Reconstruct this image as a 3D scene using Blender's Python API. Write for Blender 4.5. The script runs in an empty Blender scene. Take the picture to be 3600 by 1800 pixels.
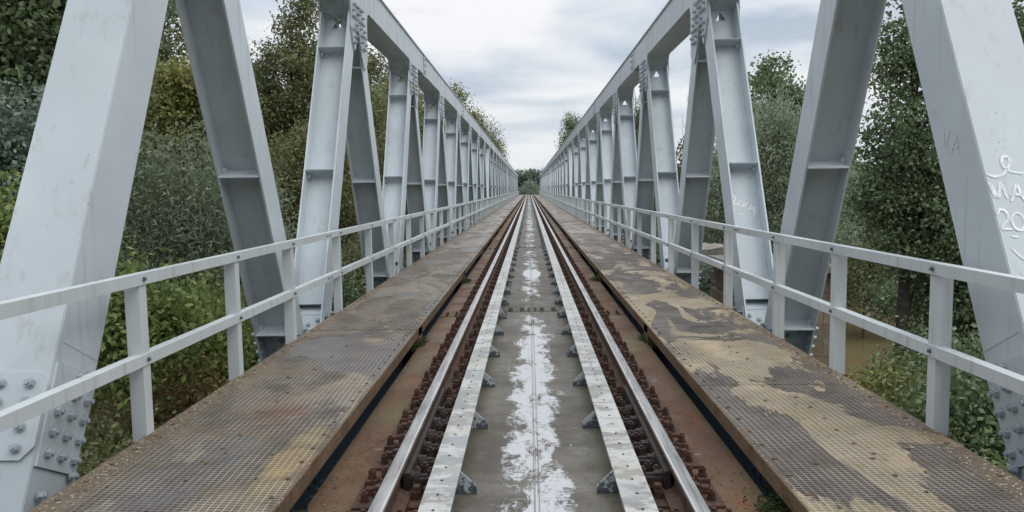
import bpy, bmesh, math, random
import numpy as np
from mathutils import Vector, Matrix

# ------------------------------------------------------------------ camera, world, sun
S = bpy.context.scene
COL = S.collection
cam_d = bpy.data.cameras.new('camera'); cam = bpy.data.objects.new('camera', cam_d); COL.objects.link(cam)
S.camera = cam
PITCH, YAW, ROLL = .0867, .0232, -.0154
F = Vector((-math.sin(YAW)*math.cos(PITCH), math.cos(YAW)*math.cos(PITCH), -math.sin(PITCH)))
R = Vector((math.cos(YAW), math.sin(YAW), 0)); U = R.cross(F)
c_, s_ = math.cos(ROLL), math.sin(ROLL)
R2 = c_*R + s_*U; U2 = -s_*R + c_*U
M = Matrix((R2, U2, -F)).transposed().to_4x4(); M.translation = Vector((-.0208, 0, 1.4755))
cam.matrix_world = M
cam_d.sensor_width = 36; cam_d.lens = 2704/3600*36
cam_d.clip_start = .05; cam_d.clip_end = 3000
S.view_settings.view_transform = 'Standard'; S.view_settings.look = 'None'
S.view_settings.exposure = 0.0; S.view_settings.gamma = 1
S.cycles.max_bounces = 6; S.cycles.transparent_max_bounces = 8

SUN_EL, SUN_AZ = math.radians(48), math.radians(122)     # azimuth from +Y towards +X
w = bpy.data.worlds.new('World'); S.world = w; w.use_nodes = True
N = w.node_tree.nodes; L = w.node_tree.links; N.clear()
out = N.new('ShaderNodeOutputWorld')
sky = N.new('ShaderNodeTexSky'); sky.sky_type = 'NISHITA'; sky.sun_disc = False
sky.sun_elevation = SUN_EL; sky.sun_rotation = SUN_AZ
b1 = N.new('ShaderNodeBackground'); b1.inputs[1].default_value = .1; L.new(sky.outputs[0], b1.inputs[0])
tc = N.new('ShaderNodeTexCoord'); sp = N.new('ShaderNodeSeparateXYZ'); L.new(tc.outputs['Generated'], sp.inputs[0])
def mth(op, a, b=None):
    n = N.new('ShaderNodeMath'); n.operation = op
    for i, v in enumerate((a, b)):
        if v is None: continue
        if isinstance(v, (int, float)): n.inputs[i].default_value = v
        else: L.new(v, n.inputs[i])
    return n.outputs[0]
zz = mth('ADD', mth('MAXIMUM', sp.outputs[2], 0.0), .12)
cb = N.new('ShaderNodeCombineXYZ')
L.new(mth('DIVIDE', sp.outputs[0], zz), cb.inputs[0]); L.new(mth('DIVIDE', sp.outputs[1], zz), cb.inputs[1])
n1 = N.new('ShaderNodeTexNoise'); n1.inputs['Scale'].default_value = 1.15; n1.inputs['Detail'].default_value = 5
n1.inputs['Roughness'].default_value = .5; n1.inputs['Distortion'].default_value = .25
mp = N.new('ShaderNodeMapping'); mp.inputs['Location'].default_value = (3.1, 1.4, 0); mp.inputs['Scale'].default_value = (1.0, .85, 1)
L.new(cb.outputs[0], mp.inputs[0]); L.new(mp.outputs[0], n1.inputs[0])
rp = N.new('ShaderNodeValToRGB'); L.new(n1.outputs[0], rp.inputs[0])
e = rp.color_ramp.elements; e[0].position = .38; e[0].color = (.44, .53, .64, 1); e[1].position = .60; e[1].color = (.98, .985, 1.0, 1)
m_ = rp.color_ramp.elements.new(.475); m_.color = (.68, .75, .835, 1)
hz = N.new('ShaderNodeMapRange'); L.new(sp.outputs[2], hz.inputs[0]); hz.inputs[1].default_value = 0.0; hz.inputs[2].default_value = .25
hz.inputs[3].default_value = .7; hz.inputs[4].default_value = 0
mx = N.new('ShaderNodeMix'); mx.data_type = 'RGBA'; L.new(hz.outputs[0], mx.inputs[0]); L.new(rp.outputs[0], mx.inputs[6])
mx.inputs[7].default_value = (.79, .84, .875, 1)
b2 = N.new('ShaderNodeBackground'); L.new(mx.outputs[2], b2.inputs[0])
zb = N.new('ShaderNodeMapRange'); L.new(sp.outputs[2], zb.inputs[0]); zb.inputs[1].default_value = .28; zb.inputs[2].default_value = .95
zb.inputs[3].default_value = 1.0; zb.inputs[4].default_value = 2.3; L.new(zb.outputs[0], b2.inputs[1])     # overcast sky: brighter overhead
ms = N.new('ShaderNodeMixShader'); ms.inputs[0].default_value = .95
L.new(b1.outputs[0], ms.inputs[1]); L.new(b2.outputs[0], ms.inputs[2]); L.new(ms.outputs[0], out.inputs[0])

sd = bpy.data.lights.new('sun', 'SUN'); sd.energy = 1.25; sd.angle = math.radians(45); sd.color = (1, .96, .9)
so = bpy.data.objects.new('sun', sd); COL.objects.link(so)
dirv = Vector((math.sin(SUN_AZ)*math.cos(SUN_EL), math.cos(SUN_AZ)*math.cos(SUN_EL), math.sin(SUN_EL)))
so.rotation_euler = dirv.to_track_quat('Z', 'Y').to_euler(); so.location = (0, 0, 40)

# ------------------------------------------------------------------ materials
class NT:
    def __init__(s, name):
        s.m = bpy.data.materials.new(name); s.m.use_nodes = True
        s.n = s.m.node_tree.nodes; s.l = s.m.node_tree.links; s.n.clear()
        s.out = s.n.new('ShaderNodeOutputMaterial'); s.b = s.n.new('ShaderNodeBsdfPrincipled')
        s.l.new(s.b.outputs[0], s.out.inputs[0]); s.tc = s.n.new('ShaderNodeTexCoord')
    def inp(s, sock, v):
        if hasattr(v, 'is_output'): s.l.new(v, sock)
        elif isinstance(v, (tuple, list)) and len(v) == 3 and sock.type == 'RGBA': sock.default_value = (*v, 1)
        else: sock.default_value = v
    def coord(s, scale=(1, 1, 1), loc=(0, 0, 0), kind='Object', rot=(0, 0, 0)):
        m = s.n.new('ShaderNodeMapping'); m.inputs['Scale'].default_value = scale; m.inputs['Location'].default_value = loc
        m.inputs['Rotation'].default_value = rot
        if kind == 'World':
            g = s.n.new('ShaderNodeNewGeometry'); s.l.new(g.outputs['Position'], m.inputs[0])
        else: s.l.new(s.tc.outputs[kind], m.inputs[0])
        return m.outputs[0]
    def noise(s, vec, scale=5, detail=4, rough=.55, dist=0):
        n = s.n.new('ShaderNodeTexNoise'); s.l.new(vec, n.inputs[0]); n.inputs['Scale'].default_value = scale
        n.inputs['Detail'].default_value = detail; n.inputs['Roughness'].default_value = rough; n.inputs['Distortion'].default_value = dist
        return n.outputs[0]
    def ramp(s, v, a, b, lo=0., hi=1.):
        m = s.n.new('ShaderNodeMapRange'); s.inp(m.inputs[0], v); m.inputs[1].default_value = a; m.inputs[2].default_value = b
        m.inputs[3].default_value = lo; m.inputs[4].default_value = hi; m.interpolation_type = 'SMOOTHSTEP'
        return m.outputs[0]
    def mix(s, f, a, b):
        m = s.n.new('ShaderNodeMix'); m.data_type = 'RGBA'; s.inp(m.inputs[0], f); s.inp(m.inputs[6], a); s.inp(m.inputs[7], b)
        return m.outputs[2]
    def math(s, op, a, b=None, c=None):
        m = s.n.new('ShaderNodeMath'); m.operation = op; s.inp(m.inputs[0], a)
        if b is not None: s.inp(m.inputs[1], b)
        if c is not None: s.inp(m.inputs[2], c)
        return m.outputs[0]
    def sep(s, vec):
        m = s.n.new('ShaderNodeSeparateXYZ'); s.l.new(vec, m.inputs[0]); return m.outputs
    def bump(s, h, strength=.3, dist=.01):
        b = s.n.new('ShaderNodeBump'); s.l.new(h, b.inputs['Height']); b.inputs['Strength'].default_value = strength
        b.inputs['Distance'].default_value = dist; s.l.new(b.outputs[0], s.b.inputs['Normal'])
    def set(s, col=None, rough=None, metal=None, spec=None):
        if col is not None: s.inp(s.b.inputs['Base Color'], col)
        if rough is not None: s.inp(s.b.inputs['Roughness'], rough)
        if metal is not None: s.inp(s.b.inputs['Metallic'], metal)
        if spec is not None: s.inp(s.b.inputs['Specular IOR Level'], spec)
        return s.m

def mat_paint(name, col, dirt=(.25, .24, .2), streak=0.0, speck=.5, rough=.42):
    t = NT(name); P = t.coord(kind='World')
    big = t.noise(P, .9, 4, .6)
    c = t.mix(t.ramp(big, .3, .7), [v*.90 for v in col], [min(1, v*1.05) for v in col])
    warm = t.noise(t.coord((1, 1, .35), kind='World'), 2.3, 3)
    c = t.mix(t.ramp(warm, .55, .8, 0, .35), c, (col[0]*1.0, col[1]*.97, col[2]*.88))
    st = t.noise(t.coord((5, 5, .35), kind='World'), 2.2, 5, .65)
    c = t.mix(t.ramp(st, .55 - .05*streak, .78, 0, .18 + .6*streak), c, dirt)
    sk = t.noise(P, 34, 2, .5)
    c = t.mix(t.ramp(sk, .73, .765, 0, speck), c, (.09, .075, .06))
    gr = t.noise(P, 7, 6, .75)
    c = t.mix(t.ramp(gr, .58, .78, 0, .24), c, dirt)
    rs_ = t.noise(P, 3.1, 7, .8)
    c = t.mix(t.ramp(rs_, .70, .76, 0, .55), c, (.25, .17, .11))
    t.bump(t.noise(P, 18, 3), .06, .004)
    return t.set(c, t.ramp(big, .2, .8, rough-.08, rough+.12), 0, .45)
PAINT = mat_paint('pale_grey_bridge_paint', (.545, .60, .63), (.27, .26, .215), .45)
PAINT_CHORD = mat_paint('streaked_bridge_paint', (.49, .54, .56), (.2, .2, .18), 1.0)
PAINT_RAIL = mat_paint('railing_paint', (.56, .595, .60), (.30, .28, .19), .7, .45)
PAINT_BOLT_SHADE = mat_paint('bolt_paint_with_shade', (.40, .455, .49), (.2, .2, .18), .4, .2, .35)  # darkened colour stands in for the shadows around the bolt heads
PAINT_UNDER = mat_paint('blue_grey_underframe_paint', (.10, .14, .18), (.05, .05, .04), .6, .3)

def mat_rust(name, a, b, c, rough=.75, spec=.3):
    t = NT(name); P = t.coord(kind='World')
    v = t.mix(t.ramp(t.noise(P, 6, 5, .65), .35, .65), a, b)
    v = t.mix(t.ramp(t.noise(P, 45, 3, .6), .5, .72), v, c)
    t.bump(t.noise(P, 90, 4, .7), .5, .003)
    return t.set(v, rough, 0, spec)
RUST = mat_rust('rusty_fastening_steel', (.050, .026, .018), (.088, .046, .031), (.135, .075, .048), .7)
RUST_DARK = mat_rust('dark_oily_steel', (.028, .022, .02), (.05, .036, .03), (.09, .06, .045), .55)
RAILSIDE = mat_rust('rusty_rail_side', (.07, .042, .03), (.12, .07, .045), (.19, .11, .07))
FASCIA = mat_rust('brown_walkway_edge', (.135, .088, .052), (.20, .135, .085), (.08, .05, .032), .8, .2)
DARKHOLE = mat_rust('black_recess', (.01, .01, .01), (.014, .014, .013), (.02, .02, .018), .9)

t = NT('polished_rail_head'); P = t.coord((1, .06, 1), kind='World')
v = t.mix(t.ramp(t.noise(P, 40, 4), .4, .7), (.62, .60, .58), (.40, .375, .35))
RAILTOP = t.set(v, t.ramp(t.noise(P, 22, 3), .3, .7, .22, .38), .85)

# guard rail flange: grey steel with worn white paint
t = NT('worn_white_guard_paint'); P = t.coord(kind='World')
n = t.noise(t.coord((.55, 1, 1), kind='World'), 5.5, 9, .72, .3)
v = t.mix(t.ramp(t.noise(P, 3, 5), .4, .65), (.22, .21, .185), (.30, .31, .31))
v = t.mix(t.ramp(n, .45, .53), v, (.50, .495, .465))
v = t.mix(t.ramp(t.noise(t.coord((1.6, .7, 1), kind='World'), 4, 8, .75), .52, .60, 0, .6), v, (.25, .24, .22))
v = t.mix(t.ramp(t.noise(P, 30, 5, .7), .5, .68, 0, .5), v, (.30, .29, .265))
v = t.mix(t.ramp(t.noise(P, 70, 3), .68, .72, 0, .7), v, (.06, .05, .04))
v = t.mix(t.ramp(t.noise(P, 1.4, 3), .55, .75, 0, .45), v, (.36, .28, .19))
GUARD = t.set(v, t.ramp(n, .4, .6, .3, .55), .0, .6)
t = NT('chipped_shaded_gusset_paint'); P = t.coord(kind='World')
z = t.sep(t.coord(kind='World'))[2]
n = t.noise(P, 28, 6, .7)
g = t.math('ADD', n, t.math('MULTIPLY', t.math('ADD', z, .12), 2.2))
v = t.mix(t.ramp(g, .44, .50), (.075, .09, .11), (.42, .45, .47))  # dark tone puts back-lit shade into the colour; pale is worn white paint
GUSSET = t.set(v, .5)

# deck plate: wet olive centre, rusty outer strips
t = NT('wet_sheen_centre_deck_steel'); P = t.coord(kind='World'); X, Y, Z = t.sep(P)
base = t.mix(t.ramp(t.noise(P, 2.2, 6, .65), .35, .68), (.088, .075, .058), (.168, .150, .125))
base = t.mix(t.ramp(t.noise(P, 30, 4, .6), .55, .75, 0, .6), base, (.06, .05, .04))
base = t.mix(t.ramp(t.noise(t.coord((1, 3, 1), kind='World'), 5, 7, .75), .54, .66, 0, .55), base, (.26, .25, .22))
base = t.mix(t.ramp(t.math('ADD', t.math('MULTIPLY', t.math('ABSOLUTE', X), 1.3), t.math('MULTIPLY', t.noise(P, 2.5, 3), .3)), .55, .70, 0, .35), base, (.085, .078, .035))
cen = t.math('ABSOLUTE', t.math('ADD', X, .0))
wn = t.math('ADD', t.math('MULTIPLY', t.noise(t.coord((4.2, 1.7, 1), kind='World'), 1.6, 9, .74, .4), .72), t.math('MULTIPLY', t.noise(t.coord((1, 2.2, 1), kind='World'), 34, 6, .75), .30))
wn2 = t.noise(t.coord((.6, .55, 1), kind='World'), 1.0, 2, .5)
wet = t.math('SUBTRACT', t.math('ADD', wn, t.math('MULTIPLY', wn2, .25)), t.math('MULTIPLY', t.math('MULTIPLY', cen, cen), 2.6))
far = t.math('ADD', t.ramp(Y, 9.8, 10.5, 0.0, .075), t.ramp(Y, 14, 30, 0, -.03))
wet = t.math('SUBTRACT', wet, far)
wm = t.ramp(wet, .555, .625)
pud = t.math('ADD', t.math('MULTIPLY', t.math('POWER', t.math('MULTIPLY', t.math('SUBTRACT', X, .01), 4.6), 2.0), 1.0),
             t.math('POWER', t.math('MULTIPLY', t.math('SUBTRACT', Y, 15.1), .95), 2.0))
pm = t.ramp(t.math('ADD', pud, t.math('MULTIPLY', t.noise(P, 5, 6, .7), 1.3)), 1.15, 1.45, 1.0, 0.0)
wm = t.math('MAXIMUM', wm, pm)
v = t.mix(wm, base, (.54, .55, .56))  # wet patches: bright sky sheen put into a pale colour
sm = t.math('MULTIPLY', t.ramp(t.math('ABSOLUTE', t.math('SUBTRACT', t.math('ABSOLUTE', X), .014)), .0, .005, 1, 0), .85)
v = t.mix(sm, v, (.10, .095, .08))
CENTRE = t.set(v, t.math('SUBTRACT', .62, t.math('MULTIPLY', wm, .34)), t.math('MULTIPLY', wm, .58), .28)
t.bump(t.noise(P, 25, 4), .10, .004)
t = NT('rusty_outer_deck_steel'); P = t.coord(kind='World'); X, Y, Z = t.sep(P)
a = t.mix(t.ramp(t.noise(t.coord((1, .6, 1), kind='World'), 1.7, 6, .65), .36, .64), (.100, .050, .027), (.145, .092, .052))
a = t.mix(t.ramp(t.noise(P, .7, 4, .6), .48, .66, 0, .8), a, (.135, .11, .055))
a = t.mix(t.ramp(t.noise(P, 38, 4, .65), .56, .75, 0, .6), a, (.06, .035, .025))
a = t.mix(t.ramp(t.noise(P, 4.5, 6, .7), .60, .72, 0, .55), a, (.34, .30, .27))
a = t.mix(t.ramp(t.noise(t.coord((3, .5, 1), kind='World'), 3.5, 6, .7), .54, .66, 0, .7), a, (.20, .075, .035))
a = t.mix(t.ramp(t.math('ABSOLUTE', X), 1.12, 1.25, 0, .55), a, (.07, .055, .03))
t.bump(t.noise(P, 60, 4), .25, .003)
OUTER = t.set(a, t.ramp(t.noise(P, 1.9, 4), .35, .65, .45, .80), 0, .25)

# walkway: raised grid pattern under mud, sand and wet patches
def mat_walk(name, right):
    t = NT(name); P = t.coord(kind='World'); X, Y, Z = t.sep(P)
    wob = t.math('MULTIPLY', t.math('SUBTRACT', t.noise(P, 1.6, 2), .5), .02)
    lx = t.math('PINGPONG', t.math('ADD', t.math('ADD', X, wob), t.math('MULTIPLY', Y, .03)), .019)
    ly = t.math('PINGPONG', t.math('ADD', Y, t.math('MULTIPLY', X, .10)), .014)
    gx = t.ramp(lx, .0, .0042, 1, 0); gy = t.ramp(ly, .0, .0055, 1, 0)
    grid = t.math('MAXIMUM', gx, t.math('MULTIPLY', gy, .72))
    # edge strips where dirt hides the pattern
    ax = t.math('ABSOLUTE', X)
    edge = t.math('MAXIMUM', t.ramp(t.math('ADD', ax, t.math('MULTIPLY', t.noise(P, 5, 3), .12)), 2.24, 2.36), t.ramp(ax, 1.262, 1.235, 0, 1))
    vis = t.math('MULTIPLY', t.math('SUBTRACT', 1.0, edge), t.ramp(t.noise(P, 2.1, 4), .30, .50, .45, 1.0))
    vis = t.math('MULTIPLY', vis, t.ramp(Y, 9, 26, 1, .15))
    n1 = t.noise(t.coord((1, .45, 1), (2.0 if right else 0, 0, 0), kind='World'), 1.25, 6, .62, .9)
    n2 = t.noise(t.coord((1, .5, 1), (7, 3, 0), kind='World'), 1.9, 5, .6, .5)
    mud = t.mix(t.ramp(n2, .44, .56), (.095, .072, .052), (.20, .155, .105))
    if right:
        rsn = t.ramp(t.math('ADD', n1, t.ramp(Y, 10, 20, 0, -.06)), .475, .495)
        low = t.mix(t.ramp(n2, .45, .55), (.070, .052, .045), (.125, .092, .068))
        c = t.mix(rsn, low, t.mix(t.ramp(n2, .42, .6), (.56, .445, .29), (.45, .34, .20)))
        wet = t.math('MULTIPLY', t.math('SUBTRACT', 1.0, rsn), t.ramp(n2, .48, .54))
        c = t.mix(t.math('MULTIPLY', wet, .35), c, (.10, .085, .085))
    else:
        c = mud
        c = t.mix(t.ramp(n1, .50, .56, 0, .85), c, (.36, .30, .22))
        sx2 = t.math('POWER', t.math('MULTIPLY', t.math('ADD', X, 1.72), 3.6), 2.0); sy2 = t.math('POWER', t.math('ABSOLUTE', t.math('MULTIPLY', t.math('SUBTRACT', Y, 4.95), 2.0)), 2.0)
        sx2 = t.math('POWER', t.math('ABSOLUTE', t.math('MULTIPLY', t.math('ADD', X, 1.72), 3.6)), 2.0)
        stn = t.ramp(t.math('ADD', t.math('ADD', sx2, sy2), t.math('MULTIPLY', t.noise(P, 3.5, 5, .65), 1.6)), .9, 1.7, .85, 0)
        c = t.mix(stn, c, (.165, .066, .038))
        sy3 = t.math('POWER', t.math('ABSOLUTE', t.math('MULTIPLY', t.math('SUBTRACT', Y, 4.1), 1.3)), 2.0)
        sx3 = t.math('POWER', t.math('ABSOLUTE', t.math('MULTIPLY', t.math('ADD', X, 1.36), 7.0)), 2.0)
        stn = t.ramp(t.math('ADD', t.math('ADD', sx3, sy3), t.math('MULTIPLY', t.noise(P, 4, 5, .65), 1.6)), .9, 1.7, .9, 0)
        c = t.mix(stn, c, (.46, .33, .16))
        c = t.mix(t.ramp(t.noise(P, 2.6, 5, .7), .55, .66, 0, .75), c, (.06, .05, .045))
        wet = t.ramp(t.noise(t.coord((.8, .42, 1), (5, 1.2, 0), kind='World'), 1.35, 3, .4, .2), .53, .55)
        c = t.mix(t.math('MULTIPLY', wet, .75), c, (.155, .145, .15))
    c = t.mix(t.ramp(t.noise(P, .8, 3), .45, .65, 0, .35), c, (.15, .12, .08))
    c = t.mix(t.ramp(t.noise(P, 9, 7, .78), .52, .64, 0, .45), c, (.06, .048, .038))
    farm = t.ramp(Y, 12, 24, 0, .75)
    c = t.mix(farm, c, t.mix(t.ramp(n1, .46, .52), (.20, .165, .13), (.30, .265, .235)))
    c = t.mix(t.math('MULTIPLY', edge, .8), c, t.mix(t.ramp(t.noise(P, 42, 3), .60, .64), (.13, .092, .058), (.50, .46, .37)))
    dark = t.mix(t.math('MULTIPLY', vis, .62), c, (.035, .028, .024))
    lite = t.mix(t.math('MULTIPLY', t.math('MULTIPLY', vis, .62), t.ramp(t.noise(P, 3.3, 5, .7), .35, .62, .35, 1.0)), c, (.60, .54, .45))
    v = t.mix(grid, dark, lite)
    v = t.mix(t.ramp(t.noise(P, 42, 3), .70, .74, 0, .7), v, (.05, .04, .03))
    t.bump(t.math('ADD', t.math('MULTIPLY', t.math('MULTIPLY', grid, vis), 1.0), t.math('MULTIPLY', t.noise(P, 30, 4), .3)), .35, .004)
    w2 = t.math('MAXIMUM', wet, t.math('MULTIPLY', t.ramp(n1, .50, .515), t.ramp(Y, 8, 14)))
    return t.set(v, t.math('SUBTRACT', .72, t.math('MULTIPLY', w2, .24 if right else .38)), 0, .3)
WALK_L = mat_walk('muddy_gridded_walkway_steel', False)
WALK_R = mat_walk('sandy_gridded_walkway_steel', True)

def mat_leaf(name, a, b, trans=.35, back=None):
    t = NT(name)
    at = t.n.new('ShaderNodeAttribute'); at.attribute_name = 'tint'
    v = t.mix(at.outputs['Fac'], a, b)
    t.set(v, .55, 0, .35)
    tr = t.n.new('ShaderNodeBsdfTranslucent'); t.l.new(v, tr.inputs[0])
    mxs = t.n.new('ShaderNodeMixShader'); mxs.inputs[0].default_value = trans
    t.l.new(t.b.outputs[0], mxs.inputs[1]); t.l.new(tr.outputs[0], mxs.inputs[2]); t.l.new(mxs.outputs[0], t.out.inputs[0])
    return t.m
LEAF = dict(
    dark=mat_leaf('dark_green_leaves', (0.065, 0.098, 0.045), (0.30, 0.38, 0.20)),
    willow=mat_leaf('silvery_willow_leaves', (0.115, 0.155, 0.085), (0.40, 0.46, 0.32)),
    olive=mat_leaf('olive_green_leaves', (0.085, 0.105, 0.044), (0.295, 0.304, 0.144)),
    brown=mat_leaf('brownish_green_leaves', (0.095, 0.105, 0.047), (0.29, 0.29, 0.13)),
    yellow=mat_leaf('yellow_green_leaves', (0.13, 0.14, 0.04), (0.36, 0.36, 0.12)),
    fresh=mat_leaf('fresh_green_leaves', (0.09, 0.14, 0.04), (0.31, 0.37, 0.12)),
    silver=mat_leaf('silver_poplar_leaves', (0.094, 0.135, 0.085), (0.33, 0.40, 0.32)),
    red=mat_leaf('reddish_bramble_leaves', (0.12, 0.09, 0.04), (0.33, 0.24, 0.10)),
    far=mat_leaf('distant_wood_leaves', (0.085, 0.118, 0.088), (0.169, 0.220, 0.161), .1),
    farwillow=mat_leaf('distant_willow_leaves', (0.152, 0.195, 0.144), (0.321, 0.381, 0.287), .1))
BARK = mat_rust('tree_bark', (.06, .05, .04), (.11, .095, .075), (.035, .03, .025), .9)
MOSS = mat_leaf('moss_leaves', (.02, .035, .01), (.08, .12, .03))
t = NT('river_bank_soil'); P = t.coord(kind='World')
GROUND = t.set(t.mix(t.ramp(t.noise(P, .6, 6, .6), .4, .6), (.045, .05, .025), (.11, .10, .06)), .95)
t = NT('brown_river_water'); P = t.coord((1, .5, 1), kind='World')
t.bump(t.noise(P, 3.0, 3), .12, .05)
WATER = t.set(t.mix(t.ramp(t.noise(P, .3, 3), .4, .6), (.13, .095, .045), (.16, .12, .06)), .12, 0, .5)
def mat_brick(name, a, b, mortar, sc=1.0):
    t = NT(name); P = t.coord(kind='Object'); X, Y, Z = t.sep(P)
    cb = t.n.new('ShaderNodeCombineXYZ'); t.l.new(t.math('ADD', X, Y), cb.inputs[0]); t.l.new(Z, cb.inputs[1])
    br = t.n.new('ShaderNodeTexBrick'); t.l.new(cb.outputs[0], br.inputs['Vector']); br.inputs['Scale'].default_value = sc
    br.inputs['Brick Width'].default_value = .62; br.inputs['Row Height'].default_value = .3; br.inputs['Mortar Size'].default_value = .012
    br.inputs['Color1'].default_value = (*a, 1); br.inputs['Color2'].default_value = (*b, 1); br.inputs['Mortar'].default_value = (*mortar, 1)
    v = t.mix(t.ramp(t.noise(P, 2.5, 6, .7), .45, .7, 0, .7), br.outputs[0], (a[0]*.45, a[1]*.45, a[2]*.45))
    v = t.mix(t.ramp(t.noise(P, 9, 4), .60, .75, 0, .5), v, (.4, .38, .33))
    t.bump(t.math('ADD', br.outputs['Fac'], t.noise(P, 8, 5)), -.5, .02)
    return t.set(v, .9)
STONE = mat_brick('weathered_sandstone_blocks', (.30, .235, .16), (.245, .185, .125), (.16, .13, .10))
BRICK = mat_brick('ruined_red_masonry', (.16, .085, .06), (.22, .15, .11), (.09, .075, .06), 1.5)
CAPST = mat_rust('grey_cap_stone', (.22, .20, .17), (.30, .28, .25), (.12, .10, .08), .9)
t = NT('white_spray_paint'); P = t.coord(kind='World')
t.set((.90, .91, .92), .6)
trn = t.n.new('ShaderNodeBsdfTransparent'); mm = t.n.new('ShaderNodeMixShader')
t.l.new(t.ramp(t.noise(P, 18, 5, .7), .34, .56, .55, .97), mm.inputs[0]); t.l.new(trn.outputs[0], mm.inputs[1]); t.l.new(t.b.outputs[0], mm.inputs[2]); t.l.new(mm.outputs[0], t.out.inputs[0])
SPRAY = t.m
SPRAYD = NT('black_marker').set((.03, .03, .035), .5)
WIRE = NT('grey_steel_cable').set((.10, .105, .11), .5, .5)
BALLAST = mat_rust('ballast_and_soil', (.12, .11, .09), (.2, .18, .15), (.07, .07, .05), .95)

# ------------------------------------------------------------------ mesh helpers
class MB:
    def __init__(s): s.v = []; s.f = []
    def add(s, vs, fs):
        o = len(s.v); s.v += [tuple(p) for p in vs]; s.f += [tuple(i+o for i in f) for f in fs]; return s
    def box(s, x0, x1, y0, y1, z0, z1):
        return s.add([(x, y, z) for x in (x0, x1) for y in (y0, y1) for z in (z0, z1)],
                     [(0, 1, 3, 2), (4, 6, 7, 5), (0, 4, 5, 1), (2, 3, 7, 6), (0, 2, 6, 4), (1, 5, 7, 3)])
    def prism(s, poly, x0, x1):                     # polygon in (y, z) extruded along x
        n = len(poly)
        return s.add([(x0, y, z) for y, z in poly] + [(x1, y, z) for y, z in poly],
                     [tuple(range(n)), tuple(range(2*n-1, n-1, -1))] + [(i, (i+1) % n, n+(i+1) % n, n+i) for i in range(n)])
    def hexa(s, p, ax, r, h, n=6, rot=0.):          # prism with n sides along axis ax from point p
        p = Vector(p); ax = Vector(ax).normalized(); u = ax.orthogonal().normalized(); w_ = ax.cross(u)
        ring = [p + r*(math.cos(rot+2*math.pi*i/n)*u + math.sin(rot+2*math.pi*i/n)*w_) for i in range(n)]
        return s.add(ring + [q + ax*h for q in ring], [tuple(range(n)), tuple(range(2*n-1, n-1, -1))] + [(i, (i+1) % n, n+(i+1) % n, n+i) for i in range(n)])
    def bolt(s, p, ax, r=.022, h=.022, lo=False):
        ax = Vector(ax).normalized(); p = Vector(p); ro = random.random()
        if not lo: s.hexa(p, ax, r*1.3, .005, 12)
        s.hexa(p + ax*(.005 if not lo else 0), ax, r, h, 6, ro)
        if not lo: s.hexa(p + ax*(h+.005), ax, r*.55, h*.55, 8)
        return s
    def tube(s, pts, rads, n=6):
        pts = [Vector(p) for p in pts]; o = len(s.v)
        for i, p in enumerate(pts):
            d = (pts[min(i+1, len(pts)-1)] - pts[max(i-1, 0)]).normalized()
            u = d.cross(Vector((.31, .2, .93))).normalized(); w_ = d.cross(u)
            for k in range(n):
                a = 2*math.pi*k/n; s.v.append(tuple(p + rads[i]*(math.cos(a)*u + math.sin(a)*w_)))
        for i in range(len(pts)-1):
            for k in range(n):
                s.f.append((o+i*n+k, o+i*n+(k+1) % n, o+(i+1)*n+(k+1) % n, o+(i+1)*n+k))
        s.f.append(tuple(o+k for k in range(n))); s.f.append(tuple(o+(len(pts)-1)*n+k for k in range(n-1, -1, -1)))
        return s
    def mesh(s, name, mat, bevel=0):
        me = bpy.data.meshes.new(name); me.from_pydata(s.v, [], s.f)
        bm = bmesh.new(); bm.from_mesh(me); bmesh.ops.recalc_face_normals(bm, faces=bm.faces)
        if bevel:
            bmesh.ops.remove_doubles(bm, verts=bm.verts, dist=1e-5)
            bmesh.ops.bevel(bm, geom=[e for e in bm.edges if len(e.link_faces) == 2 and e.calc_face_angle(0) > .5], offset=bevel, segments=2, affect='EDGES', clamp_overlap=True)
        bm.to_mesh(me); bm.free(); me.materials.append(mat); return me
    def build(s, name, mat, parent=None, loc=(0, 0, 0), bevel=0):
        return link(name, s.mesh(name, mat, bevel), parent, loc)
def link(name, me, parent=None, loc=(0, 0, 0)):
    o = bpy.data.objects.new(name, me); COL.objects.link(o); o.location = loc
    if parent is not None: o.parent = parent
    return o
def tag(o, label=None, cat=None, group=None, kind=None):
    if label: o['label'] = label
    if cat: o['category'] = cat
    if group: o['group'] = group
    if kind: o['kind'] = kind
    return o
def empty(name, loc=(0, 0, 0)): return link(name, None, None, loc)

BMESH = {}
class BS:
    '''a set of bolts: emitted one object each where they show, or as one mesh where they are too small to tell apart'''
    def __init__(s): s.b = []
    def bolt(s, p, ax, r=.022, h=.022, lo=False): s.b.append((Vector(p), Vector(ax).normalized(), r, h, lo)); return s
    def hexa(s, p, ax, r, h, n=6, rot=0.): s.b.append((Vector(p), Vector(ax).normalized(), r, h, 'hex')); return s
    def emit(s, mat, parent, off=(0, 0, 0), single=True, name='bolt'):
        if not single:
            m = MB()
            for p, ax, r, h, lo in s.b:
                if lo == 'hex': m.hexa(p, ax, r, h)
                else: m.bolt(p, ax, r, h, True)
            me = m.mesh(name+'s', mat)
            o = link(name+'s', me, parent, off); tag(o, kind='stuff'); return me
        for p, ax, r, h, lo in s.b:
            key = (mat.name, r, h, lo, name)
            if key not in BMESH:
                m = MB()
                if lo == 'hex': m.hexa((0, 0, 0), (0, 0, 1), r, h)
                else: m.bolt((0, 0, 0), (0, 0, 1), r, h, lo)
                BMESH[key] = m.mesh(name, mat)
            o = link(name, BMESH[key], parent, Vector(off)+p)
            o.rotation_euler = ax.to_track_quat('Z', 'Y').to_euler()
PN = 5.74; Y0 = 3.42; NP = 32; XT = 2.65; XO = 3.08
SIDE = {-1: 'left', 1: 'right'}

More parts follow.
